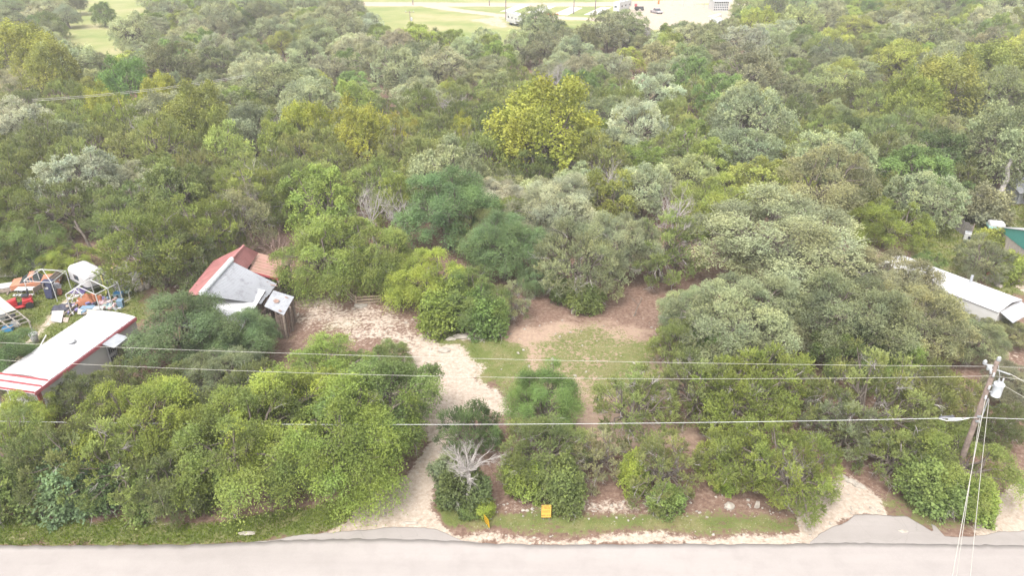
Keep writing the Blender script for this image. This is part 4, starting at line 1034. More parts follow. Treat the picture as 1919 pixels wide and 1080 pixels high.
# ---------------------------------------------------------------- barn with red, grey and white metal roofs
REDROOF = mat('red_metal_roof', (0.42, 0.185, 0.18), .7, noise=.12, scale=.9, col2=(.28, .125, .12), bump=.1)
REDROOF2 = mat('rusty_pink_roof', (0.36, 0.20, 0.17), .8, noise=.2, scale=1.6, col2=(.29, .19, .14), bump=.1)
CORR = mat('grey_corrugated_iron', (0.38, 0.39, 0.42), .55, noise=.1, scale=1.4, col2=(.25, .25, .275), thr=(.3, .5), metal=.2)
CAPM = mat('ridge_cap_white', (0.70, 0.71, 0.74), .5)
TILEW = mat('white_roof_sheet', (0.60, 0.60, 0.62), .5, noise=.1, scale=1.5)
BARNW = mat('old_barn_boards', (0.21, 0.155, 0.13), .9, noise=.3, scale=4)
barn = thing('barn', (-25.5, 58, 0), 'old barn with a patchwork of red, grey and white metal roofs', 'barn')
RB, RN = P(457, 461, 5.4), P(399, 526, 5.4)          # ridge back / near
RN2 = RN+(RN-RB)*0.35
EB = P(399, 490, 3.0); EN = P(358, 541, 3.0); EN2 = EN+(EN-EB)*0.25
def sheets(a0, a1, b0, b1, n, name, m, parent, th=.03, rib=.05, lift=0.0, ragged=0.0, seed=0):
    """a roof plane a0-a1 (top edge) to b0-b1 (bottom edge) as n ribbed metal sheets side by side"""
    rg = random.Random(seed)
    for i in range(n):
        t0, t1 = i/n, (i+1)/n
        p = [lerp(a0, a1, t0), lerp(a0, a1, t1), lerp(b0, b1, t1), lerp(b0, b1, t0)]
        if ragged: 
            e = rg.uniform(0, ragged); p[2] = lerp(p[1], p[2], 1-e); p[3] = lerp(p[0], p[3], 1-e)
        g_ = 0.006/max((p[1]-p[0]).length, .01); q = [lerp(p[0], p[1], g_), lerp(p[1], p[0], g_), lerp(p[2], p[3], g_), lerp(p[3], p[2], g_)]
        q = [v+Vector((0, 0, lift+(i % 2)*.004)) for v in q]
        mm = MB(); mm.slab(q, th)
        for s_ in (0.02, .35, .68):
            r0, r1 = lerp(q[0], q[1], s_), lerp(q[3], q[2], s_); up = Vector((0, 0, .02)); mm.beam(r0+up, r1+up, rib, .03)
        mm.build(name, m, parent)
sheets(RB, RN2, EB, EN2, 11, 'roof_sheet', REDROOF, barn, seed=1)
m = MB(); m.tube([RB+Vector((0, 0, .04)), lerp(RB, RN, .42)+Vector((0, 0, .04))], .11, 8); m.build('ridge_cap', REDROOF, barn)
m = MB(); m.tube([lerp(RB, RN, .42)+Vector((0.05, -.05, .07)), RN2+Vector((0.05, 0, .07))], .22, 8); m.build('ridge_cap', CAPM, barn)
# right side, red upper part
R1, R2 = P(484, 474, 3.95), P(463, 505, 3.95)
sheets(RB, lerp(RB, RN, .5), R1, R2, 5, 'roof_sheet', REDROOF, barn)
# low rusty pink roof
A, B_, C_, D_ = P(484, 474, 3.75), P(541, 489, 2.9), P(522, 524, 2.9), P(465, 509, 3.6)
def quad_sheets(A, B_, C_, D_, n, name, m, cut=None, **k):
    for i in range(n):
        t0, t1 = i/n, (i+1)/n
        a0, a1 = lerp(A, D_, t0), lerp(A, D_, t1); b0, b1 = lerp(B_, C_, t0), lerp(B_, C_, t1)
        if cut and i in cut: 
            s0, s1 = cut[i]; mid0 = lerp(a0, b0, s0), lerp(a1, b1, s0); mid1 = lerp(a0, b0, s1), lerp(a1, b1, s1)
            for q in ([a0, a1, mid0[1], mid0[0]], [mid1[0], mid1[1], b1, b0]): MB().slab(q, .03).build(name, m, barn)
        else:
            mm = MB(); g_ = .01; mm.slab([lerp(a0, a1, g_), lerp(a1, a0, g_), lerp(b1, b0, g_), lerp(b0, b1, g_)], .03)
            mm.beam(a0+Vector((0, 0, .03)), b0+Vector((0, 0, .03)), .05, .03); mm.build(name, m, barn)
quad_sheets(A, B_, C_, D_, 7, 'roof_sheet', REDROOF2, cut={0: (.35, .58), 1: (.42, .55)})
MB().blob(P(533, 492, 3.0), (1.3, 1.6, .16), 3, j=.3).build('dead_leaf_heap', mat('dead_leaves', (.26, .22, .13), 1, noise=.3, scale=6), barn)
m = MB(); m.beam(lerp(C_, B_, 0)+Vector((0, 0, -.0)), lerp(C_, D_, 1), .06, .2); m.build('red_eave_board', REDPAINT, barn)
# grey corrugated plane
G0, G1 = lerp(RB, RN, .46), RN2; G2, G3 = P(519, 533, 2.95), P(492, 570, 2.95)
sheets(G0+Vector((.1, 0, -.05)), G1+Vector((.1, 0, -.05)), G2, G3, 9, 'roof_sheet', CORR, barn, ragged=.03, seed=4)
for (px, py, s) in ((451, 531, (.5, .22)), (509, 533, (.9, .12)), (480, 526, (.5, .1))):
    q = P(px, py, 3.6); MB().box(P(px, py, 3.9), (s[0], s[1], .02), .3).build('rust_patch', mat('rust', (.30, .17, .13), .9, noise=.2), barn) if False else None
# white roof section on top, running down under the chinaberry
W0, W1, W2, W3 = P(420, 529, 4.35), P(497, 545, 3.35), P(447, 628, 3.0), P(335, 612, 3.9)
sheets(W0, W3, W1, W2, 9, 'roof_sheet', TILEW, barn, th=.04)
MB().wall([P(497, 546, 3.3), P(484, 567, 3.2), P(484, 567, 3.2)-Vector((0, 0, .9)), P(497, 546, 3.3)-Vector((0, 0, .6))], .06, (-1, 0, 0)).build('gable_board', BARNW, barn)
# lean-to
L0, L1, L2, L3 = P(512, 545, 2.95), P(551, 557, 2.5), P(529, 591, 2.5), P(499, 568, 2.95)
L2 = Vector((L1.x, P(529, 591, 2.5).y, 2.5)); 
sheets(L0, L3+Vector((0, -.6, 0)), L1, L2, 5, 'roof_sheet', CORR, barn)
RUST = mat('rust', (.33, .22, .18), .9, noise=.25)
for (px, py, z, a, b, c_) in ((516, 564, 2.83, .55, .8, .4), (535, 557, 2.66, .2, .7, 1.0), (525, 583, 2.68, .2, .5, .8), (450, 529, 4.05, .5, .4, .3), (509, 534, 3.2, .16, 1.2, 1.2), (495, 527, 3.42, .14, .9, 1.2)):
    MB().blob(P(px, py, z), (a, b, .07), int(px), n=9, m=4, j=.35, rz=c_).build('rust_patch', RUST, barn)
# walls and boards of the open side
def boards(p0, p1, z0, z1, n, name, m, parent, rg, skip=.0, th=.04):
    p0 = Vector(p0); p1 = Vector(p1); d = (p1-p0)/n; nr = Vector((-d.y, d.x, 0)).normalized()
    for i in range(n):
        if rg.random() < skip: continue
        a = p0+d*i+d*.06; b = p0+d*(i+1)-d*.06; zz = z1+rg.uniform(-.08, .03); s_ = rg.uniform(-.015, .015)
        MB().wall([Vector((a.x, a.y, z0)), Vector((b.x, b.y, z0)), Vector((b.x, b.y, zz)), Vector((a.x, a.y, zz))], th, nr*(1 if s_ > 0 else -1)).build(name, m, parent)
rgb = random.Random(3)
boards((B_.x-.2, B_.y-.2, 0), (C_.x-.1, C_.y+.1, 0), 0, 2.75, 16, 'wall_board', BARNW, barn, rgb, .1)
boards((C_.x-.1, C_.y, 0), (G3.x, G3.y, 0), 0, 2.75, 16, 'wall_board', BARNW, barn, rgb, .12)
boards((L1.x-.1, L1.y-.3, 0), (L2.x-.1, L2.y+.2, 0), 0, 2.35, 12, 'wall_board', BARNW, barn, rgb, .35)
boards((L2.x-.1, L2.y+.15, 0), (L3.x, L2.y+.15, 0), 0, 2.5, 10, 'wall_board', BARNW, barn, rgb, .2)
boards((L3.x, L3.y-.3, 0), (W2.x, W2.y, 0), 0, 2.7, 18, 'wall_board', BARNW, barn, rgb)
boards((EB.x+.2, EB.y, 0), (EN2.x+.2, EN2.y, 0), 0, 2.9, 24, 'wall_board', BARNW, barn, rgb)
MB().wall([(EB.x+.3, EB.y-.1, 0), (RB.x, RB.y-.2, 0), (RB.x, RB.y-.2, 5.3), (EB.x+.3, EB.y-.1, 2.95)], .05, (0, -1, 0)).build('gable_wall', BARNW, barn)
MB().wall([(RB.x, RB.y-.2, 0), (B_.x-.2, B_.y-.2, 0), (B_.x-.2, B_.y-.2, 2.7), (A.x, min(A.y, RB.y)-.2, 3.55), (RB.x, RB.y-.2, 5.2)], .05, (0, -1, 0)).build('gable_wall', BARNW, barn)
for p in (L1+Vector((-.1, -.1, 0)), L2+Vector((-.1, .1, 0)), lerp(L1, L2, .5), C_+Vector((-.05, 0, 0)), B_+Vector((-.1, -.1, 0)), lerp(L3, L2, .5)):
    MB().beam((p.x, p.y, -.1), (p.x+rgb.uniform(-.1, .1), p.y, p.z-.08), .15).build('post', WOODOLD, barn)
MB().beam(B_+Vector((.1, .1, -.25)), C_+Vector((.05, -.2, -.25)), .1, .14).build('eave_beam', WOODOLD, barn)
MB().beam(B_+Vector((.2, -.2, -1.9)), C_+Vector((.3, .5, -1.2)), .08, .14).build('leaning_board', WOODOLD, barn)
MB().beam(P(516, 598, .3), P(482, 645, .6), .1, .25).build('leaning_board', WOODOLD, barn)

# boards and sticks lying by the barn
for i, (a, b, z, lab) in enumerate((((507, 604), (486, 640), .5, 'long pale plank leaning beside the barn lean-to'), ((500, 612), (482, 648), .3, 'second pale plank lying beside the barn lean-to'), ((552, 598), (560, 588), .3, 'short broken board by the lean-to post'))):
    o = MB().beam(P(*a, z), P(*b, z), .06, .22).build('plank', mat('pale_plank', (.5, .45, .4), .9), None); tag(o, lab, 'plank')
o = MB(); rg = random.Random(9)
for k in range(60):
    q = P(rg.uniform(540, 575), rg.uniform(535, 600), .1); a = rg.uniform(0, 6.28); l = rg.uniform(.3, 1.3)
    o.beam(q, q+Vector((math.cos(a)*l, math.sin(a)*l, rg.uniform(0, .5))), .035)
o = o.build('brush_pile', mat('brushwood', (.33, .25, .2), .95, noise=.25)); tag(o, 'tangle of dry brushwood beside the barn lean-to', 'brushwood'); o['kind'] = 'stuff'

# ---------------------------------------------------------------- log pen and tan shed under the big elms
shed = thing('shed', P(665, 545), 'low tan board shed under the pair of big elms', 'shed')
p0, p1 = P(650, 549), P(722, 546); zt = 2.0
rg = random.Random(5)
boards(p0, p1, 0, zt, 14, 'wall_board', mat('tan_board', (.42, .29, .21), .9, noise=.15), shed, rg)
MB().slab([p0+Vector((-.3, -.3, zt+.1)), p1+Vector((.3, -.3, zt+.1)), p1+Vector((.3, 3, zt+.6)), p0+Vector((-.3, 3, zt+.6))], .05).build('roof', GREYMETAL, shed)
boards(p0, p0+Vector((0, 2.8, 0)), 0, zt, 8, 'wall_board', BARNW, shed, rg); boards(p1, p1+Vector((0, 2.8, 0)), 0, zt, 8, 'wall_board', BARNW, shed, rg)
pen = thing('log_pen', P(690, 572), 'low pen of three stacked rails under the big elms', 'fence')
LOGM = mat('rail_wood', (.44, .34, .26), .9, noise=.2, scale=6)
a, b, c_ = P(647, 553), P(668, 571), P(714, 568)
for k in range(3):
    z = .16+k*.26; s_ = Vector((0, .1*k, z))
    MB().beam(a+s_, b+s_, .09, .16).build('rail', LOGM, pen); MB().beam(b+s_+Vector((.05, 0, 0)), c_+s_, .09, .16).build('rail', LOGM, pen)
for q in (a, b, c_): MB().beam(q, q+Vector((0, .1, .95)), .12).build('post', LOGM, pen)
pil = MB(); rg = random.Random(12)
for k in range(14): pil.blob(P(635+rg.uniform(-4, 6), 548+rg.uniform(-12, 4), rg.uniform(.1, 1.0)), (.5, .4, .3), k)
tag(pil.build('stone_pillar', STONE), 'rough stone pillar at the left corner of the log pen', 'pillar')
def rock(px, py, w, d_, h, label, seed, group=None, rz=0.0, m=STONE):
    p = P(px, py, 0); o = MB().blob((p.x, p.y, gh(p.x, p.y)+h*.2), (w, d_, h), seed, n=9, m=5, j=.22, rz=rz).build('rock', m); tag(o, label, 'rock', group)
rock(676, 575, 1.3, .9, .3, 'flat pale slab in front of the log pen', 1)
rock(668, 573, .5, .4, .25, 'small pale stone left of the slab by the pen', 2)
rock(686, 573, .4, .3, .2, 'small pale stone right of the slab by the pen', 3)
rock(845, 638, .9, .6, .25, 'pale rock outcrop in the clearing, left piece', 4); rock(865, 634, 1.5, .8, .3, 'pale rock outcrop in the clearing, middle piece', 5); rock(893, 637, 1.6, .8, .3, 'pale rock outcrop in the clearing, right piece', 6)
rock(832, 660, 1.1, .9, .35, 'rounded tan rock at the top of the gravel yard', 7); rock(806, 657, .4, .3, .2, 'small white stone left of the rounded tan rock', 8)
rock(1037, 674, .5, .35, .25, 'lone white stone in the brown middle of the clearing', 9)
rock(919, 616, .45, .35, .22, 'white stone under the dark leafy elm', 10); rock(905, 625, .3, .3, .2, 'smaller white stone under the dark leafy elm', 11); rock(945, 618, .35, .3, .2, 'white stone right of the dark leafy elm', 12)
for i, (x, y, w) in enumerate(((1576, 893, .75), (1585, 899, .6), (1594, 903, .8), (1603, 908, .5), (1611, 913, .85))):
    rock(x, y, w, .42, .3, ['first', 'second', 'third', 'fourth', 'fifth'][i]+' pale stone from the left in the row beside the right dirt drive', 20+i, 'edging stones of the right drive', rz=-.5)
rock(1366, 951, .7, .6, .4, 'white rock on the red leaf litter under the front junipers', 30)
rock(1418, 952, .35, .25, .75, 'upright pale stone under the rounded bright juniper', 31)
rock(980, 958, .3, .22, .15, 'white stone left of the upright yellow sign', 32); rock(988, 958, .28, .2, .13, 'small white stone just left of the upright yellow sign', 33)
rock(464, 1001, 1.2, .35, .12, 'long flat white stone in the roadside grass', 34); rock(768, 981, 1.1, .25, .1, 'white broken slab at the top of the left asphalt apron', 35)
rock(1693, 997, .6, .3, .08, 'crumbled patch of stones in the right asphalt apron', 36)
for i, (x, y, w, l) in enumerate(((262, 545, 1.0, 'tan boulder beside the white tarpaulin shelter'), (275, 541, .9, 'pale boulder right of the tan boulder by the shelter'), (283, 534, .6, 'small pale block at the end of the boulders by the shelter'))):
    rock(x, y, w, .9, .8, l, 40+i)
rock(1808, 362, 1.0, .8, .6, 'pink boulder under the dark oak on the right', 50); rock(1818, 372, 1.6, .6, .4, 'flat pale slab below the pink boulder on the right', 51); rock(1840, 392, 1.2, .7, .4, 'pale slab in the bushes behind the board fence', 52)

# ---------------------------------------------------------------- yellow yard signs
SIGNY = mat('sign_yellow', (.62, .36, .07), .5, noise=.04); SIGNO = mat('sign_yellow_deep', (.60, .36, .012), .5, noise=.04); INK = mat('sign_ink', (.06, .035, .015), .7)
def yard_sign(px, py, w, h, rz, label, m, tilt=0.0, seed=0):
    p = P(px, py); p.z = gh(p.x, p.y); root = thing('yard_sign', p, label, 'sign')
    M = Matrix.Translation(p) @ Matrix.Rotation(rz, 4, 'Z') @ Matrix.Rotation(tilt, 4, 'X'); z0 = .22
    f = lambda x, y, z: M @ Vector((x, y, z))
    mb = MB(); mb.hexa([f(-w/2, -.01, z0), f(w/2, -.01, z0), f(w/2, .01, z0), f(-w/2, .01, z0)], [f(-w/2, -.01, z0+h), f(w/2, -.01, z0+h), f(w/2, .01, z0+h), f(-w/2, .01, z0+h)]); mb.build('panel', m, root)
    for s_ in (-1, 1): MB().tube([f(s_*w*.3, .02, -.1), f(s_*w*.3, .02, z0+h*.9)], .012, 6).build('stake', GREYMETAL, root)
    rg = random.Random(seed); mb = MB()
    def q(x0, x1, a, b): mb.hexa([f(x0, -.016, a), f(x1, -.016, a), f(x1, -.012, a), f(x0, -.012, a)], [f(x0, -.016, b), f(x1, -.016, b), f(x1, -.012, b), f(x0, -.012, b)])
    rows_ = ((.93, .055, 7), (.83, .05, 12), (.74, .05, 12), (.58, .03, 16), (.50, .03, 16), (.42, .03, 16), (.17, .10, 9))
    for (t, hh, n) in rows_:
        x = -w*.40; st = w*.8/n
        for k in range(n):
            if rg.random() < .82:
                a = z0+h*t-hh*h*.5; b = a+hh*h; q(x, x+st*.36, a, b)
                if rg.random() < .6: q(x+st*.28, x+st*.7, b-hh*h*.3, b)
                if rg.random() < .5: q(x+st*.5, x+st*.72, a, b-hh*h*.1)
            x += st
    for sx in (-1, 1):
        for t in (.9, .16): q(sx*w*.45-w*.03, sx*w*.45+w*.03, z0+h*t-.02, z0+h*t+.03)
    mb.build('lettering', INK, root)
yard_sign(1023.5, 976, .60, .92, .02, 'upright yellow sign with rows of small dark lettering on the verge', SIGNY, -.12, 1)
yard_sign(914, 990, .56, .70, -1.0, 'slanted deep yellow sign turned away beside the gravel drive', SIGNO, 0.1, 2)
mt = thing('utility_box', P(915, 946), 'small grey meter box with a white top at the edge of the dark bush', 'meter box')
MB().box(P(915, 946)+Vector((0, 0, .45)), (.32, .28, .9)).build('case', GREYMETAL, mt, bevel=.03); MB().lathe(P(915, 946)+Vector((0, 0, .9)), [(.15, 0), (.15, .14), (.08, .22), (.01, .24)], 12).build('cap', mat('meter_blue', (.2, .3, .4), .4), mt, True)

# ---------------------------------------------------------------- utility pole, its gear and the wires
PX, PY = 28.35, 35.9
pole = thing('utility_pole', (PX, PY, 0), 'brown wooden utility pole carrying a grey transformer above the roadside trees', 'utility pole')
MB().tube([(PX, PY, -.5), (PX, PY, 4), (PX, PY, 10.5)], [.19, .17, .13], 14).build('pole', WOODPOLE, pole, True)
def Pz(px, py, z): return P(px, py, z)
trf = MB(); tc = Vector((PX+.52, PY-.12, 8.1)); trf.lathe(tc, [(.02, 0), (.27, .01), (.28, .05), (.28, .78), (.30, .80), (.30, .86), (.22, .94), (.02, .97)], 20)
tr_o = trf.build('transformer', mat('transformer_grey', (.62, .66, .72), .4, noise=.04), pole, True)
for (dx, dz) in ((-.12, .95), (.14, .95)): MB().lathe(tc+Vector((dx, 0, dz)), [(.035, 0), (.06, .05), (.035, .1), (.06, .15), (.035, .2), (.055, .25), (.02, .32)], 10).build('bushing', WHITEMETAL, tr_o, True)
MB().beam((PX+.1, PY, 8.35), tc+Vector((-.2, 0, .25)), .1, .05).build('bracket', GREYMETAL, pole); MB().beam((PX+.1, PY, 8.8), tc+Vector((-.2, 0, .7)), .1, .05).build('bracket', GREYMETAL, pole)
def insul(c, s_=1.0): return MB().lathe(c, [(.03, 0), (.09*s_, .03), (.05*s_, .08), (.10*s_, .12), (.06*s_, .18), (.09*s_, .22), (.03*s_, .3)], 12)
insul(Vector((PX+.05, PY, 10.5)), 1.4).build('insulator', WHITEMETAL, pole, True)
for (dx, dy, z) in ((-.45, -.1, 10.05), (-.62, .1, 10.3)):
    MB().beam((PX, PY, z-.15), (PX+dx, PY+dy, z-.1), .06).build('arm', WHITEMETAL, pole); insul(Vector((PX+dx, PY+dy, z-.1)), 1.3).build('insulator', WHITEMETAL, pole, True)
MB().tube([(PX-.42, PY-.15, 10.3), (PX-.36, PY-.3, 9.8)], .07, 10).build('fuse_cutout', WHITEMETAL, pole, True)
MB().beam((PX+.1, PY, 9.9), (PX+1.05, PY, 9.55), .06).build('brace', WHITEMETAL, pole)
for (z, dy) in ((9.5, -.16), (8.6, -.18), (7.9, -.18)): MB().lathe((PX-.05, PY+dy, z), [(.05, 0), (.08, .05), (.05, .12), (.07, .2), (.03, .28)], 10).build('insulator', WHITEMETAL, pole, True)
MB().tube([(PX+.18, PY-.12, 7.9), (PX+.2, PY-.14, 6.1)], .035, 8).build('conduit', GREYMETAL, pole)
for z in (6.25, 6.6): MB().box((PX, PY-.16, z), (.22, .12, .12)).build('clamp', GREYMETAL, pole)
MB().tube([(PX+.6, PY-.3, 8.1), (PX+.85, PY-.4, 7.7), (PX+.5, PY-.4, 7.4), (PX+.2, PY-.2, 7.6)], .018, 5).build('drip_loop', DARK, pole)
MB().tube([(PX, PY-.2, 10.3), (PX+.25, PY-.3, 9.6), (PX+.4, PY-.2, 9.1)], .015, 5).build('jumper', WHITEMETAL, pole)
WIRE = mat('aluminium_wire', (.45,.43,.39), .45, metal=.2, noise=.03); WIREB = mat('wire_pale', (.50,.50,.50), .5, noise=.05)
def wire(pts, r, label, m=WIRE, sag=.0, n=24):
    pts = [Vector(p) for p in pts]; out = []
    # quadratic through three points
    if len(pts) == 3:
        x = [p.x for p in pts]
        for i in range(n+1):
            X = x[0]+(x[2]-x[0])*i/n
            l0 = (X-x[1])*(X-x[2])/((x[0]-x[1])*(x[0]-x[2])); l1 = (X-x[0])*(X-x[2])/((x[1]-x[0])*(x[1]-x[2])); l2 = (X-x[0])*(X-x[1])/((x[2]-x[0])*(x[2]-x[1]))
            out.append(pts[0]*l0+pts[1]*l1+pts[2]*l2)
    else:
        for i in range(n+1):
            t = i/n; q = lerp(pts[0], pts[1], t); q.z -= sag*4*t*(1-t); out.append(q)
    o = MB().tube(out, r, 5).build('power_line', m); tag(o, label, 'power line'); return o
WT = Vector((PX, PY-.05, 10.15)); 
wire([P(-60, 640, 10.4), P(960, 674, 9.7), WT], .010, 'upper of the two thin wires from the pole top to the left')
wire([P(-60, 672, 9.4), P(960, 708, 8.9), Vector((PX-.05, PY-.15, 9.55))], .010, 'lower of the two thin wires from the pole top to the left')
wire([P(-200, 786, 3.6), P(1000, 795.5, 5.3), Vector((PX-.05, PY-.2, 6.55))], .016, 'thick bundled cable from the middle of the pole to the left', WIREB)
wire([WT, P(2100, 690, 10.3)], .010, 'upper wire from the pole to the right', sag=.1)
wire([Vector((PX+.1, PY-.1, 9.5)), P(2100, 727, 9.5)], .010, 'lower wire from the pole to the right', sag=.1)
wire([Vector((PX, PY-.2, 6.55)), P(2100, 786, 6.4)], .016, 'thick cable from the middle of the pole to the right', WIREB, sag=.1)
wire([tc+Vector((.2, 0, .8)), P(2100, 850, 7)], .010, 'service wire sloping down right from the transformer')
wire([Vector((PX+1.0, PY, 9.6)), P(2000, 760, 9)], .02, 'thin wire from the brace down to the right')
for (a, z, e, r_, l) in (((-.05, -.2), 7.95, (1776, 1130), .019, 'leftmost service wire dropping from the pole across the road'), ((.02, -.22), 6.5, (1786, 1130), .015, 'middle service wire dropping from the pole across the road'), ((.18, -.2), 7.9, (1814, 1130), .015, 'rightmost service wire dropping from the pole across the road')):
    wire([(PX+a[0], PY+a[1], z), P(*e, 7.2)], r_, l, sag=.15)
spl = thing('splice_case', P(1774, 781.5, 6.35), 'dark cylindrical splice case hung on the thick cable near the pole', 'cable box')
MB().tube([P(1761, 783.5, 6.25), P(1787, 782, 6.27)], .10, 12).build('case', mat('splice_black', (.12, .12, .14), .5), spl, True)
for px in (1764, 1784): MB().tube([P(px, 782, 6.25), P(px, 778, 6.5)], .02, 6).build('strap', GREYMETAL, spl)
o = MB().tube([Vector((PX-.6, PY-.2, 6.5)), Vector((PX-1.3, PY-.2, 6.3)), Vector((PX-1.9, PY-.2, 6.3)), Vector((PX-2.4, PY-.2, 6.45))], .03, 6).build('cable_loop', WIREB); tag(o, 'slack loop of cable hung left of the pole', 'cable')
o = MB().box(Vector((PX-1.45, PY-.2, 6.42)), (.8, .1, .14)).build('cable_terminal', WHITEMETAL, None, bevel=.02); tag(o, 'white terminal box on the cable between splice case and pole', 'cable box')
wire([P(60, 186, 8.5), P(460, 140, 8.5)], .03, 'power line crossing the wood at the upper left', sag=.5)
wire([P(60, 189, 8.1), P(460, 143, 8.1)], .03, 'second strand of the power line crossing the wood at the upper left', sag=.5)
# ---------------------------------------------------------------- the yard of junk on the left
TUBEW = mat('white_tube', (.45, .45, .45), .4, noise=.03)
def frame_parts(root, segs, r=.035, name='tube'):
    for a, b in segs: MB().tube([a, b], r, 6).build(name, TUBEW, root)
# square gazebo frame
f = [P(57, 562), P(108, 566), P(134, 543), P(80, 541)]
gz_ = thing('gazebo_frame', f[0], 'bare white square gazebo frame over the orange car wreck', 'gazebo frame')
t = [q+Vector((0, 0, 2.1)) for q in f]; cen = sum(t, Vector())/4+Vector((0, 0, .75))
frame_parts(gz_, [(a, b) for a, b in zip(f, t)], .04, 'leg'); frame_parts(gz_, [(t[i], t[(i+1) % 4]) for i in range(4)], .03, 'eave_bar'); frame_parts(gz_, [(q, cen) for q in t], .03, 'roof_bar')
frame_parts(gz_, [(lerp(t[i], f[i], .18), lerp(t[i], t[(i+1) % 4], .3)) for i in range(4)], .02, 'strut')
# carport frame with low ridge
rr = [P(190, 589), P(212, 577), P(231, 567)]; ll = [P(135, 589), P(157, 573), P(178, 556)]
cp = thing('carport_frame', rr[0], 'long bare white carport frame standing over coloured junk', 'carport frame')
H1 = 2.1
rt = [q+Vector((0, 0, H1)) for q in rr]; lt = [q+Vector((0, 0, H1)) for q in ll]; rd = [(a+b)/2+Vector((0, 0, .8)) for a, b in zip(rt, lt)]
frame_parts(cp, list(zip(rr, rt))+list(zip(ll, lt)), .05, 'leg'); frame_parts(cp, list(zip(rt, rd))+list(zip(lt, rd)), .045, 'rafter')
for L_ in (rt, lt, rd): frame_parts(cp, [(L_[0], L_[1]), (L_[1], L_[2])], .045, 'purlin')
# small folded frame left of it
a = P(121, 574); b = P(133, 573)
ff = thing('folded_frame', a, 'small leaning white tube frame left of the carport frame', 'tube frame')
frame_parts(ff, [(a, P(141, 543, 1.6)), (b, P(141, 543, 1.6)), (P(141, 543, 1.6), P(153, 552, 1.4)), (P(141, 543, 1.6), P(147, 562, .2)), (P(128, 562, .8), P(150, 553, 1.1))], .04)
MB().tube([P(232, 567, .1), P(250, 556, .1)], .04, 6).build('white_pipe', TUBEW); tag(bpy.data.objects['white_pipe'], 'white pipe lying from the carport frame to the shelter', 'pipe')
# shelter: white sheet on a yellow frame
s0, s1 = P(200, 550), P(251, 555); sh = thing('tarpaulin_shelter', s0, 'white tarpaulin shelter with a yellow wooden frame', 'shelter')
YEL = mat('yellow_timber', (.72, .55, .25), .7); SHEET = mat('white_tarpaulin', (.40, .385, .37), .6, noise=.08, scale=1.2, bump=.3, bscale=2)
sd = (s1-s0).normalized(); sn = Vector((-sd.y, sd.x, 0)); w_ = (s1-s0).length; z1 = 2.1; zp = 2.9
back = sn*1.6
MB().wall([s0+back, s1+back, s1+back+Vector((0, 0, z1)), s0+back+sd*w_*.5+Vector((0, 0, zp)), s0+back+Vector((0, 0, z1))], .04, sn).build('back_sheet', SHEET, sh)
MB().slab([s0+Vector((0, 0, z1)), s0+back+Vector((0, 0, z1)), s0+back+sd*w_*.5+Vector((0, 0, zp)), s0+sd*w_*.5+Vector((0, 0, zp))], .03).build('roof_sheet', SHEET, sh) if False else None
MB().wall([s0, s0+back, s0+back+Vector((0, 0, z1)), s0+Vector((0, 0, z1))], .04, sd).build('side_sheet', SHEET, sh)
for a, b in ((s0+back, s0+back+Vector((0, 0, z1))), (s1+back, s1+back+Vector((0, 0, z1))), (s1+back+Vector((0, 0, z1)), s0+back+sd*w_*.5+Vector((0, 0, zp))), (s0+back+sd*w_*.5+Vector((0, 0, zp)), s0+back+Vector((0, 0, z1))), (s0, s0+Vector((0, 0, z1)))):
    MB().beam(a-sn*.05, b-sn*.05, .12).build('frame_timber', YEL, sh)
# white frame rack standing in the shelter
rk = thing('white_rack', P(211, 559), 'narrow white rack standing in front of the tarpaulin', 'rack')
q0 = P(209, 559); frame_parts(rk, [(q0, q0+Vector((-.2, .1, 1.9))), (q0+Vector((.45, 0, 0)), q0+Vector((.2, .1, 1.9))), (q0+Vector((-.2, .1, 1.9)), q0+Vector((.2, .1, 1.9))), (q0+Vector((.9, .1, 0)), q0+Vector((.5, .2, 1.8)))], .06)
# rounded white camper
def rounded_box(c, sx, sy, sz, rz, m, name, parent, bev):
    return MB().box(c, (sx, sy, sz), rz).build(name, m, parent, smooth=True, bevel=bev)
CAMP = mat('camper_white', (.42, .41, .42), .5, noise=.12, scale=1.4, col2=(.28, .27, .29), thr=(.25, .45))
cpr = thing('camper_trailer', P(168, 548), 'old rounded white camper trailer left of the tarpaulin shelter', 'camper trailer')
ca0, ca1 = P(152, 530, 0), P(190, 550, 0); cd = (ca1-ca0); cl = cd.length; ang = math.atan2(cd.y, cd.x)
cc = (ca0+ca1)/2
b_ = MB().box(cc+Vector((0, 0, 1.45)), (cl*.98, 2.1, 1.9), ang).build('body', CAMP, cpr, True); md = b_.modifiers.new('bevel', 'BEVEL'); md.width = .55; md.segments = 6; md.limit_method = 'ANGLE'
MB().box(cc+Vector((0, 0, .95)), (cl*1.0, 2.14, .06), ang).build('trim_strip', DARK, cpr); 
for s_ in (-1, 1):
    for e in (-.5,): MB().tube([cc+Vector((e*math.cos(ang)+s_*1.0*-math.sin(ang), e*math.sin(ang)+s_*1.0*math.cos(ang), .33)), cc+Vector((e*math.cos(ang)+s_*1.15*-math.sin(ang), e*math.sin(ang)+s_*1.15*math.cos(ang), .33))], .33, 14).build('wheel', BLACKRUB, cpr)
MB().box(cc+Vector((math.sin(ang)*1.06, -math.cos(ang)*1.06, 1.6)), (.9, .04, .5), ang).build('window', GLASS, cpr)
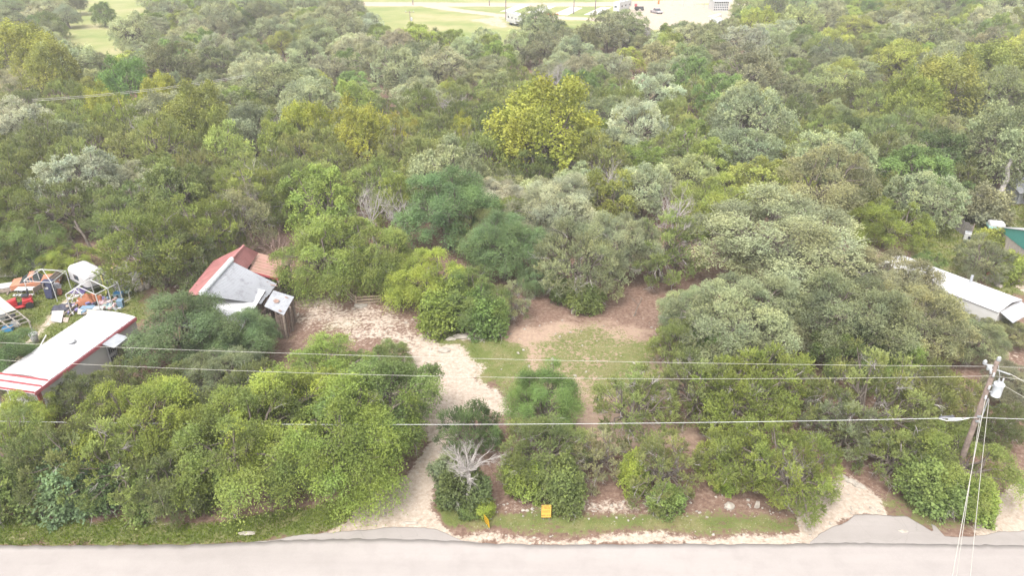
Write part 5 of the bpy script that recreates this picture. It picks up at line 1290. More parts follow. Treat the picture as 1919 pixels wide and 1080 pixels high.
# white car behind the wall
def make_car(name, p, rz, L, Wd, body, label, cat='car', pickup=False):
    root = thing(name, p, label, cat); M = Matrix.Translation(Vector(p)) @ Matrix.Rotation(rz, 4, 'Z')
    def prof(pts, y0, y1, nm, m, inset=0.0, bev=.05):
        mb = MB(); n = len(pts); vs = [M @ Vector((x, y0, z)) for x, z in pts]+[M @ Vector((x, y1, z)) for x, z in pts]
        mb.add(vs, [tuple(range(n)), tuple(range(2*n-1, n-1, -1))]+[(i, i+n, (i+1) % n+n, (i+1) % n) for i in range(n)]); return mb.build(nm, m, root, bevel=bev)
    h = L/2
    prof([(-h, .35), (h, .35), (h+.03, .6), (h-.1, .82), (h-1.3, .92), (-h+.9, .95), (-h+.05, .88)], -Wd/2, Wd/2, 'body', body)
    roof_z = 1.42
    cab = [(h-1.55, .90), (h-2.2, roof_z), (-h+1.6, roof_z), (-h+.8, .93)] if not pickup else [(h-1.4, .90), (h-2.0, 1.65), (-h+2.3, 1.65), (-h+2.1, .93)]
    prof(cab, -Wd/2+.12, Wd/2-.12, 'windows', GLASS, bev=0)
    prof([(cab[1][0]+.02, cab[1][1]), (cab[1][0]-.08, cab[1][1]+.07), (cab[2][0]+.08, cab[2][1]+.07), (cab[2][0]-.02, cab[2][1])], -Wd/2+.1, Wd/2-.1, 'roof', body)
    for x in (cab[1][0], (cab[1][0]+cab[2][0])/2, cab[2][0]):
        for s_ in (-1, 1): MB().beam(M @ Vector((x, s_*(Wd/2-.11), .92)), M @ Vector((x, s_*(Wd/2-.13), cab[1][1]+.02)), .06).build('pillar', body, root)
    for x in (-h+.85, h-.9):
        for s_ in (-1, 1):
            w = MB().tube([M @ Vector((x, s_*(Wd/2-.2), .33)), M @ Vector((x, s_*(Wd/2+.02), .33))], .33, 18).build('wheel', BLACKRUB, root)
            MB().tube([M @ Vector((x, s_*(Wd/2+.02), .33)), M @ Vector((x, s_*(Wd/2+.035), .33))], .2, 14).build('rim', GREYMETAL, w)
    for s_ in (-1, 1):
        MB().box(M @ Vector((h+.0, s_*(Wd/2-.3), .68)), (.08, .35, .15), rz).build('headlight', WHITEMETAL, root); MB().box(M @ Vector((-h+.0, s_*(Wd/2-.3), .72)), (.08, .3, .13), rz).build('tail_light', REDPAINT, root)
    return root
make_car('car', P(47, 505), -.04, 4.9, 1.8, WHITE, 'white saloon car half hidden behind the concrete wall')
wl0, wl1 = P(-40, 522), P(35, 519); wl = thing('concrete_wall', wl0, 'low pale concrete block wall at the left edge', 'wall'); BLK = mat('pale_block', (.55, .50, .47), .9, noise=.12)
n_ = 11
for k in range(3):
    for i in range(n_):
        a = lerp(wl0, wl1, (i+(.5 if k % 2 else 0))/(n_+.5)+.004); b = lerp(wl0, wl1, (i+1+(.5 if k % 2 else 0))/(n_+.5)-.004)
        MB().wall([a+Vector((0, 0, k*.36)), b+Vector((0, 0, k*.36)), b+Vector((0, 0, k*.36+.345)), a+Vector((0, 0, k*.36+.345))], .3, (0, 1, 0)).build('block', BLK, wl)
# orange car wreck under boards
ORNG = mat('faded_orange_paint', (.42, .17, .10), .6, noise=.25, scale=2, col2=(.34, .22, .16), thr=(.3, .55))
make_car('car_wreck', P(72, 538), .35, 4.3, 1.75, ORNG, 'sunken faded orange car wreck piled with boards', 'car')
rg = random.Random(4); BRD = mat('pinkish_board', (.38, .31, .27), .9, noise=.12)
for i, (a, b, w2, z, lab) in enumerate((((80, 537), (112, 508), .55, 1.55, 'long pinkish board lying up the orange wreck'), ((88, 534), (117, 512), .5, 1.3, 'second pinkish board beside the long one on the wreck'), ((62, 545), (88, 530), .5, 1.1, 'short board across the bonnet of the orange wreck'), ((100, 520), (120, 505), .35, .7, 'board leaning from the wreck towards the bush'))):
    o = MB().beam(P(*a, z), P(*b, z*.7), .04, w2).build('board', BRD); tag(o, lab, 'board', 'boards on the orange wreck')
# white bench table
bt = thing('picnic_table', P(52, 558), 'white folding table with a bench, beside the gazebo frame', 'table')
q = P(51, 556); MB().box(q+Vector((0, .25, .75)), (2.0, .75, .06), .06).build('table_top', WHITE, bt, bevel=.01); MB().box(q+Vector((0, -.45, .42)), (1.9, .3, .05), .06).build('bench', WHITE, bt, bevel=.01)
for sx in (-.8, .8): 
    for sy in (0, .5): MB().tube([q+Vector((sx, sy, 0)), q+Vector((sx, sy, .72))], .025, 6).build('leg', GREYMETAL, bt)
    MB().tube([q+Vector((sx, -.45, 0)), q+Vector((sx, -.45, .4))], .025, 6).build('leg', GREYMETAL, bt)
# dark wheeled bin tipped back
bn = thing('wheeled_bin', P(97, 561), 'dark blue wheeled bin leaning under the gazebo frame', 'bin'); NAVY = mat('navy_plastic', (.045, .05, .10), .5)
q = P(97, 560); Mx = Matrix.Rotation(.25, 4, 'X'); MB().hexa([q+Vector((-.35, -.3, .15)), q+Vector((.3, -.3, .15)), q+Vector((.3, .2, .15)), q+Vector((-.35, .2, .15))], [q+Vector((-.5, -.05, 1.75)), q+Vector((.4, -.05, 1.75)), q+Vector((.4, .6, 1.75)), q+Vector((-.5, .6, 1.75))]).build('body', NAVY, bn, bevel=.05)
MB().box(q+Vector((-.05, .25, 1.8)), (1.0, .75, .07)).build('lid', NAVY, bn); MB().box(q+Vector((-.05, -.2, 1.25)), (.35, .03, .22)).build('label', WHITE, bn)
for s_ in (-.3, .25): MB().tube([q+Vector((s_, .1, .15)), q+Vector((s_+.08, .1, .15))], .15, 12).build('wheel', BLACKRUB, bn)
o = MB().blob(P(107, 540, .6), (.9, .8, 1.2), 8, j=.3).build('clothes_bag', mat('bag_white', (.6, .6, .66), .7, noise=.3, scale=4)); tag(o, 'pale bag stuffed beside the dark blue bin', 'bag')
o = MB().blob(P(112, 548, .3), (.6, .6, .8), 9, j=.3).build('clothes_bag', mat('bag_brown', (.25, .09, .06), .8)); tag(o, 'dark red-brown bag at the foot of the gazebo leg', 'bag')
# red riding mower
rm = thing('riding_mower', P(42, 578), 'red riding mower parked on the grass beside the slatted roof', 'mower'); MRED = mat('mower_red', (.40, .03, .035), .35)
q = P(42, 577); M = Matrix.Translation(q) @ Matrix.Rotation(.55, 4, 'Z') @ Matrix.Scale(1.25, 4)
G = lambda x, y, z: M @ Vector((x, y, z))
mb = MB(); mb.hexa([G(-1.0, -.28, .35), G(-.2, -.3, .35), G(-.2, .3, .35), G(-1.0, .28, .35)], [G(-.95, -.22, .75), G(-.2, -.26, .9), G(-.2, .26, .9), G(-.95, .22, .75)]); mb.build('hood', MRED, rm, bevel=.06)
mb = MB(); mb.hexa([G(.1, -.48, .4), G(.85, -.48, .4), G(.85, .48, .4), G(.1, .48, .4)], [G(.15, -.45, .7), G(.8, -.4, .78), G(.8, .4, .78), G(.15, .45, .7)]); mb.build('fender', MRED, rm, bevel=.06)
MB().box(G(-.05, 0, .38), (.9, .6, .08), .55).build('footrest', DARK, rm); MB().box(G(.4, 0, .95), (.6, .6, .16), .55).build('seat', DARK, rm, bevel=.06); MB().box(G(.65, 0, 1.2), (.15, .6, .5), .55).build('seat_back', DARK, rm, bevel=.06)
MB().tube([G(-.2, 0, .85), G(-.02, 0, 1.1)], .03, 6).build('steering_column', DARK, rm); MB().tube([G(-.05+.0, .2, 1.12), G(-.18, 0, 1.16), G(-.05, -.2, 1.12), G(.08, 0, 1.08), G(-.05, .2, 1.12)], .025, 6).build('steering_wheel', DARK, rm)
MB().lathe(G(0, 0, .16), [(.02, 0), (.62, .02), (.65, .15), (.5, .22), (.02, .24)], 14).build('mower_deck', MRED, rm)
for x, rr_ in ((-.75, .2), (.55, .28)):
    for s_ in (-1, 1): MB().tube([G(x, s_*.36, rr_), G(x, s_*.56, rr_)], rr_*1.2, 14).build('wheel', BLACKRUB, rm)
# slatted lean roof at the left edge
pg = thing('slatted_roof', P(20, 600), 'half stripped slatted roof with white sheets at the left edge', 'pergola'); SL = mat('pale_lath', (.32, .29, .26), .8, noise=.1); SHT = mat('off_white_sheet', (.40, .37, .34), .7, noise=.06)
a = P(-3, 556, 2.4); b = P(30, 580, 2.4); c_ = P(-3, 622, 1.2)
e0 = P(-70, 540, 2.6); e1 = P(30, 578, 2.2); g0 = P(-60, 615, 1.9); g1 = P(8, 628, 0.9)
ridge0, ridge1 = P(-60, 520, 2.6), P(32, 577, 2.4); eave0, eave1 = P(-95, 600, 1.5), P(22, 632, .7)
ex = (P(55, 603, .9))
# plane spanned by down-slope direction
top0, top1 = P(-60, 545, 2.7), P(30, 577, 2.3)
r0, r1 = P(0, 557, 2.5), P(57, 604, 1.1)          # right edge, down
l0 = r0+Vector((-3.6, -3.9, 0)); l1 = r1+Vector((-3.2, -3.4, 0))
for i in range(7):
    t = i/6; MB().beam(lerp(r0, l0, t), lerp(r1, l1, t), .06, .12).build('rafter', SL, pg)
for t in (.62, .74, .86, .98): MB().beam(lerp(r0, r1, t)+Vector((0, 0, .08)), lerp(l0, l1, t)+Vector((0, 0, .08)), .05, .08).build('lath', SL, pg)
for i in range(6):
    t0, t1 = i/6+.004, (i+1)/6-.004; q = [lerp(r0, l0, t0), lerp(r0, l0, t1), lerp(lerp(r0, l0, t1), lerp(r1, l1, t1), .56), lerp(lerp(r0, l0, t0), lerp(r1, l1, t0), .56)]
    MB().slab([v+Vector((0, 0, .14)) for v in q], .03).build('sheet', SHT, pg)
for q in (r0, l0, lerp(r1, r0, .05), lerp(l1, l0, .05)): MB().beam((q.x, q.y, 0), q, .1).build('post', SL, pg)
rg = random.Random(8)
for i, (x, y, c2, w2, h2, lab) in enumerate(((8, 598, 'grey', .9, .6, 'grey crate under the slatted roof'), (22, 600, 'dark', .7, .5, 'dark box under the slatted roof'), (16, 620, 'blue', .8, .4, 'blue tub under the slatted roof'), (30, 612, 'white', .6, .5, 'white box under the slatted roof'))):
    m_ = dict(grey=GREYMETAL, dark=DARK, blue=mat('blue_tub', (.05, .25, .50), .5), white=WHITE)[c2]
    o = MB().box(P(x, y)+Vector((0, 0, h2/2)), (w2, .6, h2), .3).build('crate', m_, bevel=.03); tag(o, lab, 'crate')
# board platform upper left
bp_ = thing('board_stack', P(10, 545), 'low stack of grey boards with a white panel at the left edge', 'board stack')
q = P(2, 545); 
for k in range(5): MB().box(q+Vector((.2, -.9+k*.45, .25)), (3.0, .2, .12), .35).build('board', WOODOLD, bp_)
for k in range(2): MB().box(q+Vector((-1.0+k*1.9, 0, .1)), (.15, 2.2, .15), .35).build('bearer', WOODOLD, bp_)
MB().box(q+Vector((.1, .3, .38)), (1.5, 1.2, .06), .35).build('white_panel', WHITE, bp_)
# loose white panels and plywood
for (pts, z, lab, m_) in (([(97, 583), (120, 582), (115, 605), (96, 602)], .35, 'bent white plastic sheet lying on the grass above the trailer', SHEET), ([(118, 595), (129, 595), (127, 604), (117, 603)], .15, 'small beige board beside the bent white sheet', BRD),
                          ([(146, 578), (181, 581), (183, 590), (145, 589)], .5, 'cream board propped in front of the coloured junk', mat('cream_board', (.42,.38,.32), .8))):
    o = MB().slab([P(x, y, z*(1 if i in (0, 1) else .5)) for i, (x, y) in enumerate(pts)], .05).build('panel', m_); tag(o, lab, 'board')
# coloured junk under the carport frame
TARP = mat('rust_orange_tarp', (.33, .12, .06), .7, noise=.15, bump=.4, bscale=3)
def cloth(c, sx, sy, sz, seed, m, name, label, cat, rz=0):
    r = np.random.default_rng(seed); n = 16; mb = MB(); vs = []; fs = []
    for i in range(n+1):
        for j in range(n+1):
            u, v = i/n-.5, j/n-.5; e = max(abs(u), abs(v))*2
            h = sz*(1-e**3)*(0.75+.25*math.sin(6*u+seed)*math.cos(5*v))+.05*math.sin(19*u+7*v)
            x, y = u*sx*(1+.08*math.sin(9*v)), v*sy*(1+.08*math.sin(7*u)); vs.append(Vector(c)+Vector((x*math.cos(rz)-y*math.sin(rz), x*math.sin(rz)+y*math.cos(rz), max(.02, h))))
    for i in range(n):
        for j in range(n): fs.append((i*(n+1)+j, (i+1)*(n+1)+j, (i+1)*(n+1)+j+1, i*(n+1)+j+1))
    o = mb.add(vs, fs).build(name, m, None, True); md = o.modifiers.new('solid', 'SOLIDIFY'); md.thickness = .03; tag(o, label, cat); return o
cloth(P(163, 570), 2.0, 1.4, 1.1, 1, TARP, 'tarpaulin', 'rust-orange tarpaulin heaped under the carport frame', 'tarpaulin', .3)
cloth(P(178, 565), 1.4, 1.1, .9, 2, TARP, 'tarpaulin', 'smaller orange tarpaulin behind the heaped one', 'tarpaulin', -.3)
cloth(P(168, 560), 1.6, 1.2, .35, 5, mat('teal_cloth', (.25,.36,.35), .8), 'cloth', 'pale teal cloth spread behind the orange tarpaulin', 'cloth')
cloth(P(205, 575), 1.6, 1.1, .4, 6, mat('mint_sheet', (.30,.38,.36), .7), 'cloth', 'mint green sheet right of the white cooler', 'cloth')
cloth(P(193, 569), 1.2, .9, .35, 7, mat('pink_cloth', (.38,.27,.29), .8), 'cloth', 'pinkish cloth between the tarpaulin and the mint sheet', 'cloth')
cloth(P(148, 548), 1.6, 1.0, .6, 8, mat('purple_cloth', (.16, .12, .30), .8, noise=.3), 'cloth', 'dark purple cloth heap beside the camper', 'cloth')
def tub(px, py, w, d_, h, m_, name, label, cat, rz=0.1, lid=None, open_=False):
    root = thing(name, P(px, py), label, cat); q = P(px, py); M = Matrix.Translation(q) @ Matrix.Rotation(rz, 4, 'Z'); a = .85
    c = [M @ Vector((sx*w/2*a, sy*d_/2*a, 0)) for sx, sy in ((-1, -1), (1, -1), (1, 1), (-1, 1))]; t = [M @ Vector((sx*w/2, sy*d_/2, h)) for sx, sy in ((-1, -1), (1, -1), (1, 1), (-1, 1))]
    MB().hexa(c, t).build('body', m_, root, bevel=.03)
    MB().box(q+Vector((0, 0, h+.03)), (w*1.06, d_*1.06, .07), rz).build('lid', lid or m_, root, bevel=.02)
    for s_ in (-1, 1): MB().box(M @ Vector((s_*(w/2+.02), 0, h*.75)), (.05, d_*.4, .06), rz).build('handle', lid or m_, root)
    return root
BLUE = mat('bright_blue_plastic', (.02,.16,.36), .4); STEEL = mat('steel_blue_plastic', (.17, .26, .36), .5)
tub(167, 585, 1.1, .6, .5, STEEL, 'storage_tub', 'steel blue tub in front of the orange tarpaulin', 'tub')
tub(188, 586, .9, .55, .5, WHITE, 'cool_box', 'white cool box at the near leg of the carport frame', 'cool box', lid=WHITE)
tub(228, 576, .55, .5, .75, STEEL, 'jerry_can', 'blue-grey square can at the far leg of the carport frame', 'can')
tub(224, 559, .9, .6, .6, mat('pale_blue_plastic', (.22,.33,.40), .5), 'storage_tub', 'pale blue tub with a bright blue cover in the shelter', 'tub', lid=BLUE)
tub(228, 548, 1.0, .6, .9, mat('mauve_grey', (.35, .32, .38), .6), 'cabinet', 'mauve grey cabinet against the tarpaulin', 'cabinet')
# plastic chair
ch_ = thing('garden_chair', P(240, 556), 'sea-green plastic garden chair in front of the tarpaulin', 'chair'); CHM = mat('seagreen_plastic', (.25,.33,.30), .5)
q = P(239, 555); MB().box(q+Vector((0, 0, .45)), (.6, .55, .05)).build('seat', CHM, ch_, bevel=.02)
for k in range(7):
    an = math.pi*(k/6); MB().beam(q+Vector((-.28+.093*k, .27, .45)), q+Vector((-.36+.12*k, .42, .75+.42*math.sin(an)**.6)), .02, .05).build('back_slat', CHM, ch_)
MB().tube([q+Vector((-.38+.095*k, .40, .78+.42*math.sin(math.pi*k/8)**.6)) for k in range(9)], .03, 6).build('back_rim', CHM, ch_)
for sx in (-1, 1):
    MB().tube([q+Vector((sx*.36, .38, .76)), q+Vector((sx*.36, -.25, .68)), q+Vector((sx*.34, -.28, 0))], .03, 6).build('armrest', CHM, ch_); MB().tube([q+Vector((sx*.28, .25, .45)), q+Vector((sx*.32, .36, 0))], .03, 6).build('leg', CHM, ch_)
# heap of dark things, long timbers, scattered litter
cloth(P(118, 580), 1.9, 1.2, .7, 11, mat('dark_heap', (.07, .07, .10), .8, noise=.3, scale=5), 'cloth', 'dark heap of bags beside the near leg of the carport frame', 'cloth', .4)
for i, (a, b, z, lab) in enumerate((((120, 590), (158, 560), .35, 'long timber running from the dark heap under the carport frame'), ((130, 592), (150, 575), .2, 'shorter timber beside the long one'), ((52, 578), (60, 573), .1, 'short timber on the grass beside the red mower'))):
    o = MB().beam(P(*a, z), P(*b, z), .1, .16).build('timber', WOODOLD); tag(o, lab, 'timber')
rg = random.Random(77); cols = [WHITE, STEEL, DARK, BRD, GREYMETAL, mat('litter_pink', (.6, .42, .42), .8), mat('litter_purple', (.2, .17, .35), .7)]
for i, mm_ in enumerate(cols):
    lt_ = MB()
    for k in range(11):
        x, y = rg.uniform(125, 225), rg.uniform(552, 588); lt_.box(P(x, y, rg.uniform(.05, .5)), (rg.uniform(.1, .45), rg.uniform(.1, .35), rg.uniform(.05, .3)), M=Matrix.Rotation(rg.uniform(0, 3), 4, 'Z') @ Matrix.Rotation(rg.uniform(-.5, .5), 4, 'X'))
    o = lt_.build('litter', mm_); tag(o, ['white', 'steel blue', 'black', 'pinkish', 'grey', 'pale pink', 'purple'][i]+' bits scattered in the junk under the carport frame', 'litter'); o['kind'] = 'stuff'
o = MB().blob(P(130, 505, .5), (.9, .8, 1.0), 4, j=.35).build('blue_bag', mat('blue_bag', (.12, .42, .58), .6, noise=.2)); tag(o, 'bright blue crumpled bag against the bushy elm', 'bag')
wbn = thing('dustbin', P(68, 646), 'grey round dustbin beside the trailer home', 'bin'); MB().lathe(P(68, 644), [(.24, 0), (.34, .95), (.33, .96)], 16).build('body', mat('grey_bin', (.30, .30, .31), .6), wbn, True); MB().lathe(P(68, 644)+Vector((0, 0, .96)), [(.38, 0), (.38, .06), (.2, .14), (.02, .16)], 16).build('lid', mat('grey_bin_lid', (.38, .38, .38), .6), wbn, True)
o = MB().tube([P(74, 652, .1), P(87, 628, .9)], .06, 8).build('white_pipe', TUBEW); tag(o, 'white pipe leaning beside the grey dustbin', 'pipe')
o = MB().beam(P(352, 480, .3), P(361, 480, .3), .9, .9).build('barrel', BLUE); tag(o, 'dark blue tank glimpsed among the junipers above the barn', 'tank')
# white flat trailer roof glimpsed behind the shelter
o = MB().slab([P(248, 518, 1.8), P(292, 506, 1.8), P(290, 501, 1.9), P(262, 503, 1.9)], .08).build('roof_sheet', GREYMETAL); tag(o, 'grey metal roof sheet glimpsed under the broad olive juniper', 'roof sheet')

# ---------------------------------------------------------------- right edge: teal gabled barn, long roof, fence, grey shed
bx = thing('metal_barn', (51, 70, 0), 'cream ribbed metal barn with a teal gable and white roof', 'barn'); TEAL = mat('teal_sheet', (.07,.28,.25), .5, noise=.05); CRM = mat('cream_sheet', (.42, .37, .34), .6, noise=.05)
c0 = P(1878, 427, 3.0); c0.z = 3.0; gd = Vector((-.10, -1, 0)).normalized(); rdv = Vector((1, -.10, 0)).normalized(); GW = 9.5
def BP(s_, x, z): q = c0+gd*s_+rdv*x; return Vector((q.x, q.y, z))
nrib = 19
for i in range(nrib):
    s0_, s1_ = GW*i/nrib+.01, GW*(i+1)/nrib-.01
    MB().wall([BP(s0_, .12, 0), BP(s1_, .12, 0), BP(s1_, .12, 2.85), BP(s0_, .12, 2.85)], .05, rdv).build('wall_panel', CRM, bx)
    MB().beam(BP(s0_, .11, 0), BP(s0_, .11, 2.85), .05, .04).build('rib', CRM, bx)
gab = MB(); zt = lambda s_: 3.0+1.6*(1-abs(s_-GW/2)/(GW/2))
gab.wall([BP(0, .06, 2.55), BP(GW, .06, 2.55), BP(GW, .06, 3.0), BP(GW/2, .06, 4.6), BP(0, .06, 3.0)], .06, rdv); gab.build('gable', TEAL, bx)
MB().slab([BP(-.25, -.05, 3.0), BP(GW/2, -.05, 4.68), BP(GW/2, 9, 4.68), BP(-.25, 9, 3.0)], .07).build('roof_slope', WHITEMETAL, bx); MB().slab([BP(GW+.25, -.05, 3.0), BP(GW/2, -.05, 4.68), BP(GW/2, 9, 4.68), BP(GW+.25, 9, 3.0)], .07).build('roof_slope', WHITEMETAL, bx)
MB().wall([BP(.05, .2, 0), BP(.05, 8.8, 0), BP(.05, 8.8, 2.9), BP(.05, .2, 2.9)], .05, gd).build('side_wall', CRM, bx); MB().wall([BP(GW-.05, .2, 0), BP(GW-.05, 8.8, 0), BP(GW-.05, 8.8, 2.9), BP(GW-.05, .2, 2.9)], .05, -gd).build('side_wall', CRM, bx)
# long white roof
lr = thing('long_white_building', P(1850, 570), 'long low building with a patchy white roof among khaki oaks', 'building')
K0, K1 = P(1785, 512, 3.2), P(1917, 561, 3.2); KU = (K1-K0).normalized(); KV = Vector((KU.y, -KU.x, 0)); KV = KV if KV.x < 0 else -KV; KL = (K1-K0).length
K0 = K0-KU*5; KL += 5
def KP(u, v, z): q = K0+KU*u+KV*v; return Vector((q.x, q.y, z))
for i in range(9):
    a0, a1 = KL*i/9+.01, KL*(i+1)/9-.01
    mb = MB(); mb.slab([KP(a0, 0, 3.15), KP(a1, 0, 3.15), KP(a1, 2.1, 3.5), KP(a0, 2.1, 3.5)], .06); mb.slab([KP(a0, 2.1, 3.5), KP(a1, 2.1, 3.5), KP(a1, 4.2, 3.15), KP(a0, 4.2, 3.15)], .06); mb.build('roof_panel', ROOFM, lr)
for (u0, v0, u1, v1) in ((0, .15, KL, .15), (0, 4.05, KL, 4.05), (.1, .2, .1, 4), (KL-.1, .2, KL-.1, 4)):
    MB().wall([KP(u0, v0, 0), KP(u1, v1, 0), KP(u1, v1, 3.08), KP(u0, v0, 3.08)], .06, KV if v0 == v1 else KU).build('wall', SID, lr)
MB().slab([KP(KL+.02, .3, 3.1), KP(KL+.02, 3.9, 3.1), KP(KL+1.2, 3.9, 2.6), KP(KL+1.2, .3, 2.6)], .05).build('porch_roof', CORR, lr)
MB().tube([KP(KL*.62, .6, 3.2), KP(KL*.62, .6, 3.95)], .12, 10).build('flue', GREYMETAL, lr)
# board fence
fn = thing('board_fence', P(1790, 440), 'weathered grey board fence bending down to a white appliance', 'fence'); rg = random.Random(31)
pts_ = [P(1762, 412), P(1783, 424), P(1784, 427), P(1814, 446)]
pts_ = [P(1764, 414), P(1780, 425), P(1793, 434), P(1816, 449)]
for s_ in range(3):
    a, b = pts_[s_], pts_[s_+1]; n = int((b-a).length/.30)
    for k in range(n):
        u0, u1 = lerp(a, b, k/n+.004), lerp(a, b, (k+1)/n-.012); h = 1.9+rg.uniform(-.08, .08)-.25*(s_ == 2)
        MB().wall([u0, u1, u1+Vector((rg.uniform(-.03, .03), 0, h)), u0+Vector((0, 0, h))], .03, (1, .3, 0)).build('board', WOODGREY, fn)
for q in pts_: MB().beam(q+Vector((.1, .05, -.1)), q+Vector((.1, .05, 1.95)), .1).build('post', WOODOLD, fn)
ap = thing('washing_machine', P(1806, 449), 'old white appliance standing against the board fence', 'appliance'); q = P(1806, 448)+Vector((0, -.5, 0)); MB().box(q+Vector((0, 0, .5)), (.7, .65, 1.0), -.5).build('cabinet', WHITE, ap, bevel=.03); MB().box(q+Vector((.05, .1, 1.05)), (.68, .3, .12), -.5).build('control_panel', GREYMETAL, ap); MB().tube([q+Vector((-.02, -.34, .5)), q+Vector((-.05, -.37, .5))], .2, 14).build('door', DARK, ap)
# small teal and white caravan in the bushes
cv = thing('small_caravan', P(1862, 440), 'small white and teal caravan hidden in the yellow-flowered bush', 'caravan'); q = P(1862, 436); MB().box(q+Vector((0, 0, .95)), (1.7, 1.4, .9), -.3).build('body', WHITE, cv, bevel=.25); MB().box(q+Vector((0, 0, .85)), (1.74, 1.44, .22), -.3).build('stripe', mat('pale_teal', (.35, .62, .62), .5), cv)
for s_ in (-1, 1): MB().tube([q+Vector((.1, s_*.65, .28)), q+Vector((.1, s_*.74, .28))], .28, 12).build('wheel', BLACKRUB, cv)
# grey shed, barrel, bins at the upper right
gs = thing('grey_shed', P(1910, 375), 'grey metal roofed shed at the right edge behind the bare trunk', 'shed'); q = P(1925, 377)
for k in range(6): MB().slab([q+Vector((-2.2+k*.8, -1.2, 1.5)), q+Vector((-1.42+k*.8, -1.2, 1.5)), q+Vector((-1.42+k*.8, 2.2, 2.6)), q+Vector((-2.2+k*.8, 2.2, 2.6))], .05).build('roof_sheet', CORR, gs)
MB().wall([q+Vector((-2.1, -1.0, 0)), q+Vector((2.6, -1.0, 0)), q+Vector((2.6, -1.0, 1.5)), q+Vector((-2.1, -1.0, 1.5))], .05, (0, 1, 0)).build('front_wall', GREYMETAL, gs); MB().wall([q+Vector((-2.1, -1.0, 0)), q+Vector((-2.1, 2, 0)), q+Vector((-2.1, 2, 2.45)), q+Vector((-2.1, -1.0, 1.5))], .05, (1, 0, 0)).build('side_wall', GREYMETAL, gs)
MB().box(P(1896, 374)+Vector((0, 0, .55)), (1.1, .9, .9), .2).build('blue_tank', mat('royal_blue', (.02, .05, .35), .5), bevel=.25); tag(bpy.data.objects['blue_tank'], 'royal blue tank beside the grey shed', 'tank')
fr2 = thing('folding_table_frame', P(1880, 372), 'white folding table frame behind the bare trunk', 'table frame'); q = P(1878, 374); frame_parts(fr2, [(q, q+Vector((0, .2, 1.1))), (q+Vector((1.0, 0, 0)), q+Vector((.8, .3, 1.1))), (q+Vector((0, .2, 1.1)), q+Vector((.8, .3, 1.1)))], .07); MB().slab([q+Vector((-.9, .2, 1.1)), q+Vector((.9, .2, 1.1)), q+Vector((.9, 1.1, 1.1)), q+Vector((-.9, 1.1, 1.1))], .05).build('top', GREYMETAL, fr2)
tub(1885, 352, .7, .5, .5, WHITE, 'cool_box', 'white cool box with an orange lid right of the bare trunk', 'cool box', lid=mat('orange_lid', (.75, .35, .03), .5))
# rubble heap and board near the long roof
for i, (x, y, w2, cc_) in enumerate(((1852, 523, 1.0, STONE), (1859, 528, .8, STONE), (1864, 526, .9, WHITE), (1868, 533, .7, STONE), (1872, 538, .8, STONE))):
    rock(x, y, w2, w2*.7, w2*.5, ['first', 'second', 'third', 'fourth', 'last'][i]+' lump from the left in the rubble heap by the long white roof', 60+i, 'rubble heap by the long white roof', m=cc_)
o = MB().box(P(1853, 521)+Vector((0, 0, .45)), (.7, .4, .3), .5).build('orange_bucket', mat('coral', (.65, .2, .12), .6), bevel=.05); tag(o, 'coral red crate on the rubble heap', 'crate')
o = MB().slab([P(1902, 512, .6), P(1911, 507, .6), P(1913, 513, .2), P(1904, 519, .2)], .04).build('panel', WHITE); tag(o, 'small white panel leaning beside the right-hand road', 'panel')

# ---------------------------------------------------------------- the caravan park beyond the wood
PADM = mat('pale_concrete', (.45, .43, .41), .8, noise=.05, scale=.5)
def pad(pts, label):
    o = MB().slab([P(x, y, .06) for x, y in pts], .12).build('concrete_pad', PADM); tag(o, label, 'concrete pad', 'caravan park pads')
pad([(937, 21), (975, 7), (994, 9), (962, 21)], 'white pad at the left end of the caravan park row'); pad([(986, 23), (1020, 10), (1042, 11), (1012, 25)], 'white pad second from the left in the caravan park row')
pad([(1037, 26), (1070, 12), (1092, 14), (1064, 28)], 'white pad third from the left in the caravan park row'); pad([(1094, 27), (1125, 13), (1146, 13), (1118, 27)], 'white pad at the right end of the row, behind the far post')
def far_caravan(p, rz, L, H, label, name='caravan'):
    root = thing(name, p, label, 'caravan'); M = Matrix.Translation(Vector(p)) @ Matrix.Rotation(rz, 4, 'Z'); Wd = 2.5
    def q(x, y, z): return M @ Vector((x, y, z))
    pr = [(-L/2, .8), (L/2-2.2, .8), (L/2-2.2, 1.6), (L/2, 1.7), (L/2-.15, H-.15), (L/2-2.0, H), (-L/2+.1, H)]; n = len(pr)
    MB().add([q(x, -Wd/2, z) for x, z in pr]+[q(x, Wd/2, z) for x, z in pr], [tuple(range(n)), tuple(range(2*n-1, n-1, -1))]+[(i, i+n, (i+1) % n+n, (i+1) % n) for i in range(n)]).build('body', WHITE, root, bevel=.06)
    for s_ in (-1, 1):
        for x, w2 in ((-L*.3, 1.0), (0, .9), (L*.33, .7)): MB().box(q(x, s_*(Wd/2+.01), 2.4), (w2, .04, .6), rz).build('window', GLASS, root)
        for x in (-.6, .4): MB().tube([q(x-1, s_*(Wd/2-.3), .4), q(x-1, s_*(Wd/2), .4)], .4, 14).build('wheel', BLACKRUB, root)
        MB().box(q(0, s_*(Wd/2+.01), 1.25), (L*.7, .03, .12), rz).build('stripe', GREYMETAL, root)
    MB().box(q(-L/2-.01, .3, 2.3), (.04, .9, .6), rz).build('window', GLASS, root)
    for x in (-1.5, 1.5): MB().box(q(x, 0, H+.15), (1.0, .8, .3), rz).build('roof_unit', GREYMETAL, root)
    MB().box(q(L/2-1.0, .8, .45), (.1, .1, .9), rz).build('jack', DARK, root); MB().box(q(L/2-1.0, -.8, .45), (.1, .1, .9), rz).build('jack', DARK, root)
    return root
far_caravan(P(966, 47), -1.15, 9.5, 3.8, 'white caravan with roof units nearest the wood, behind the tree tops')
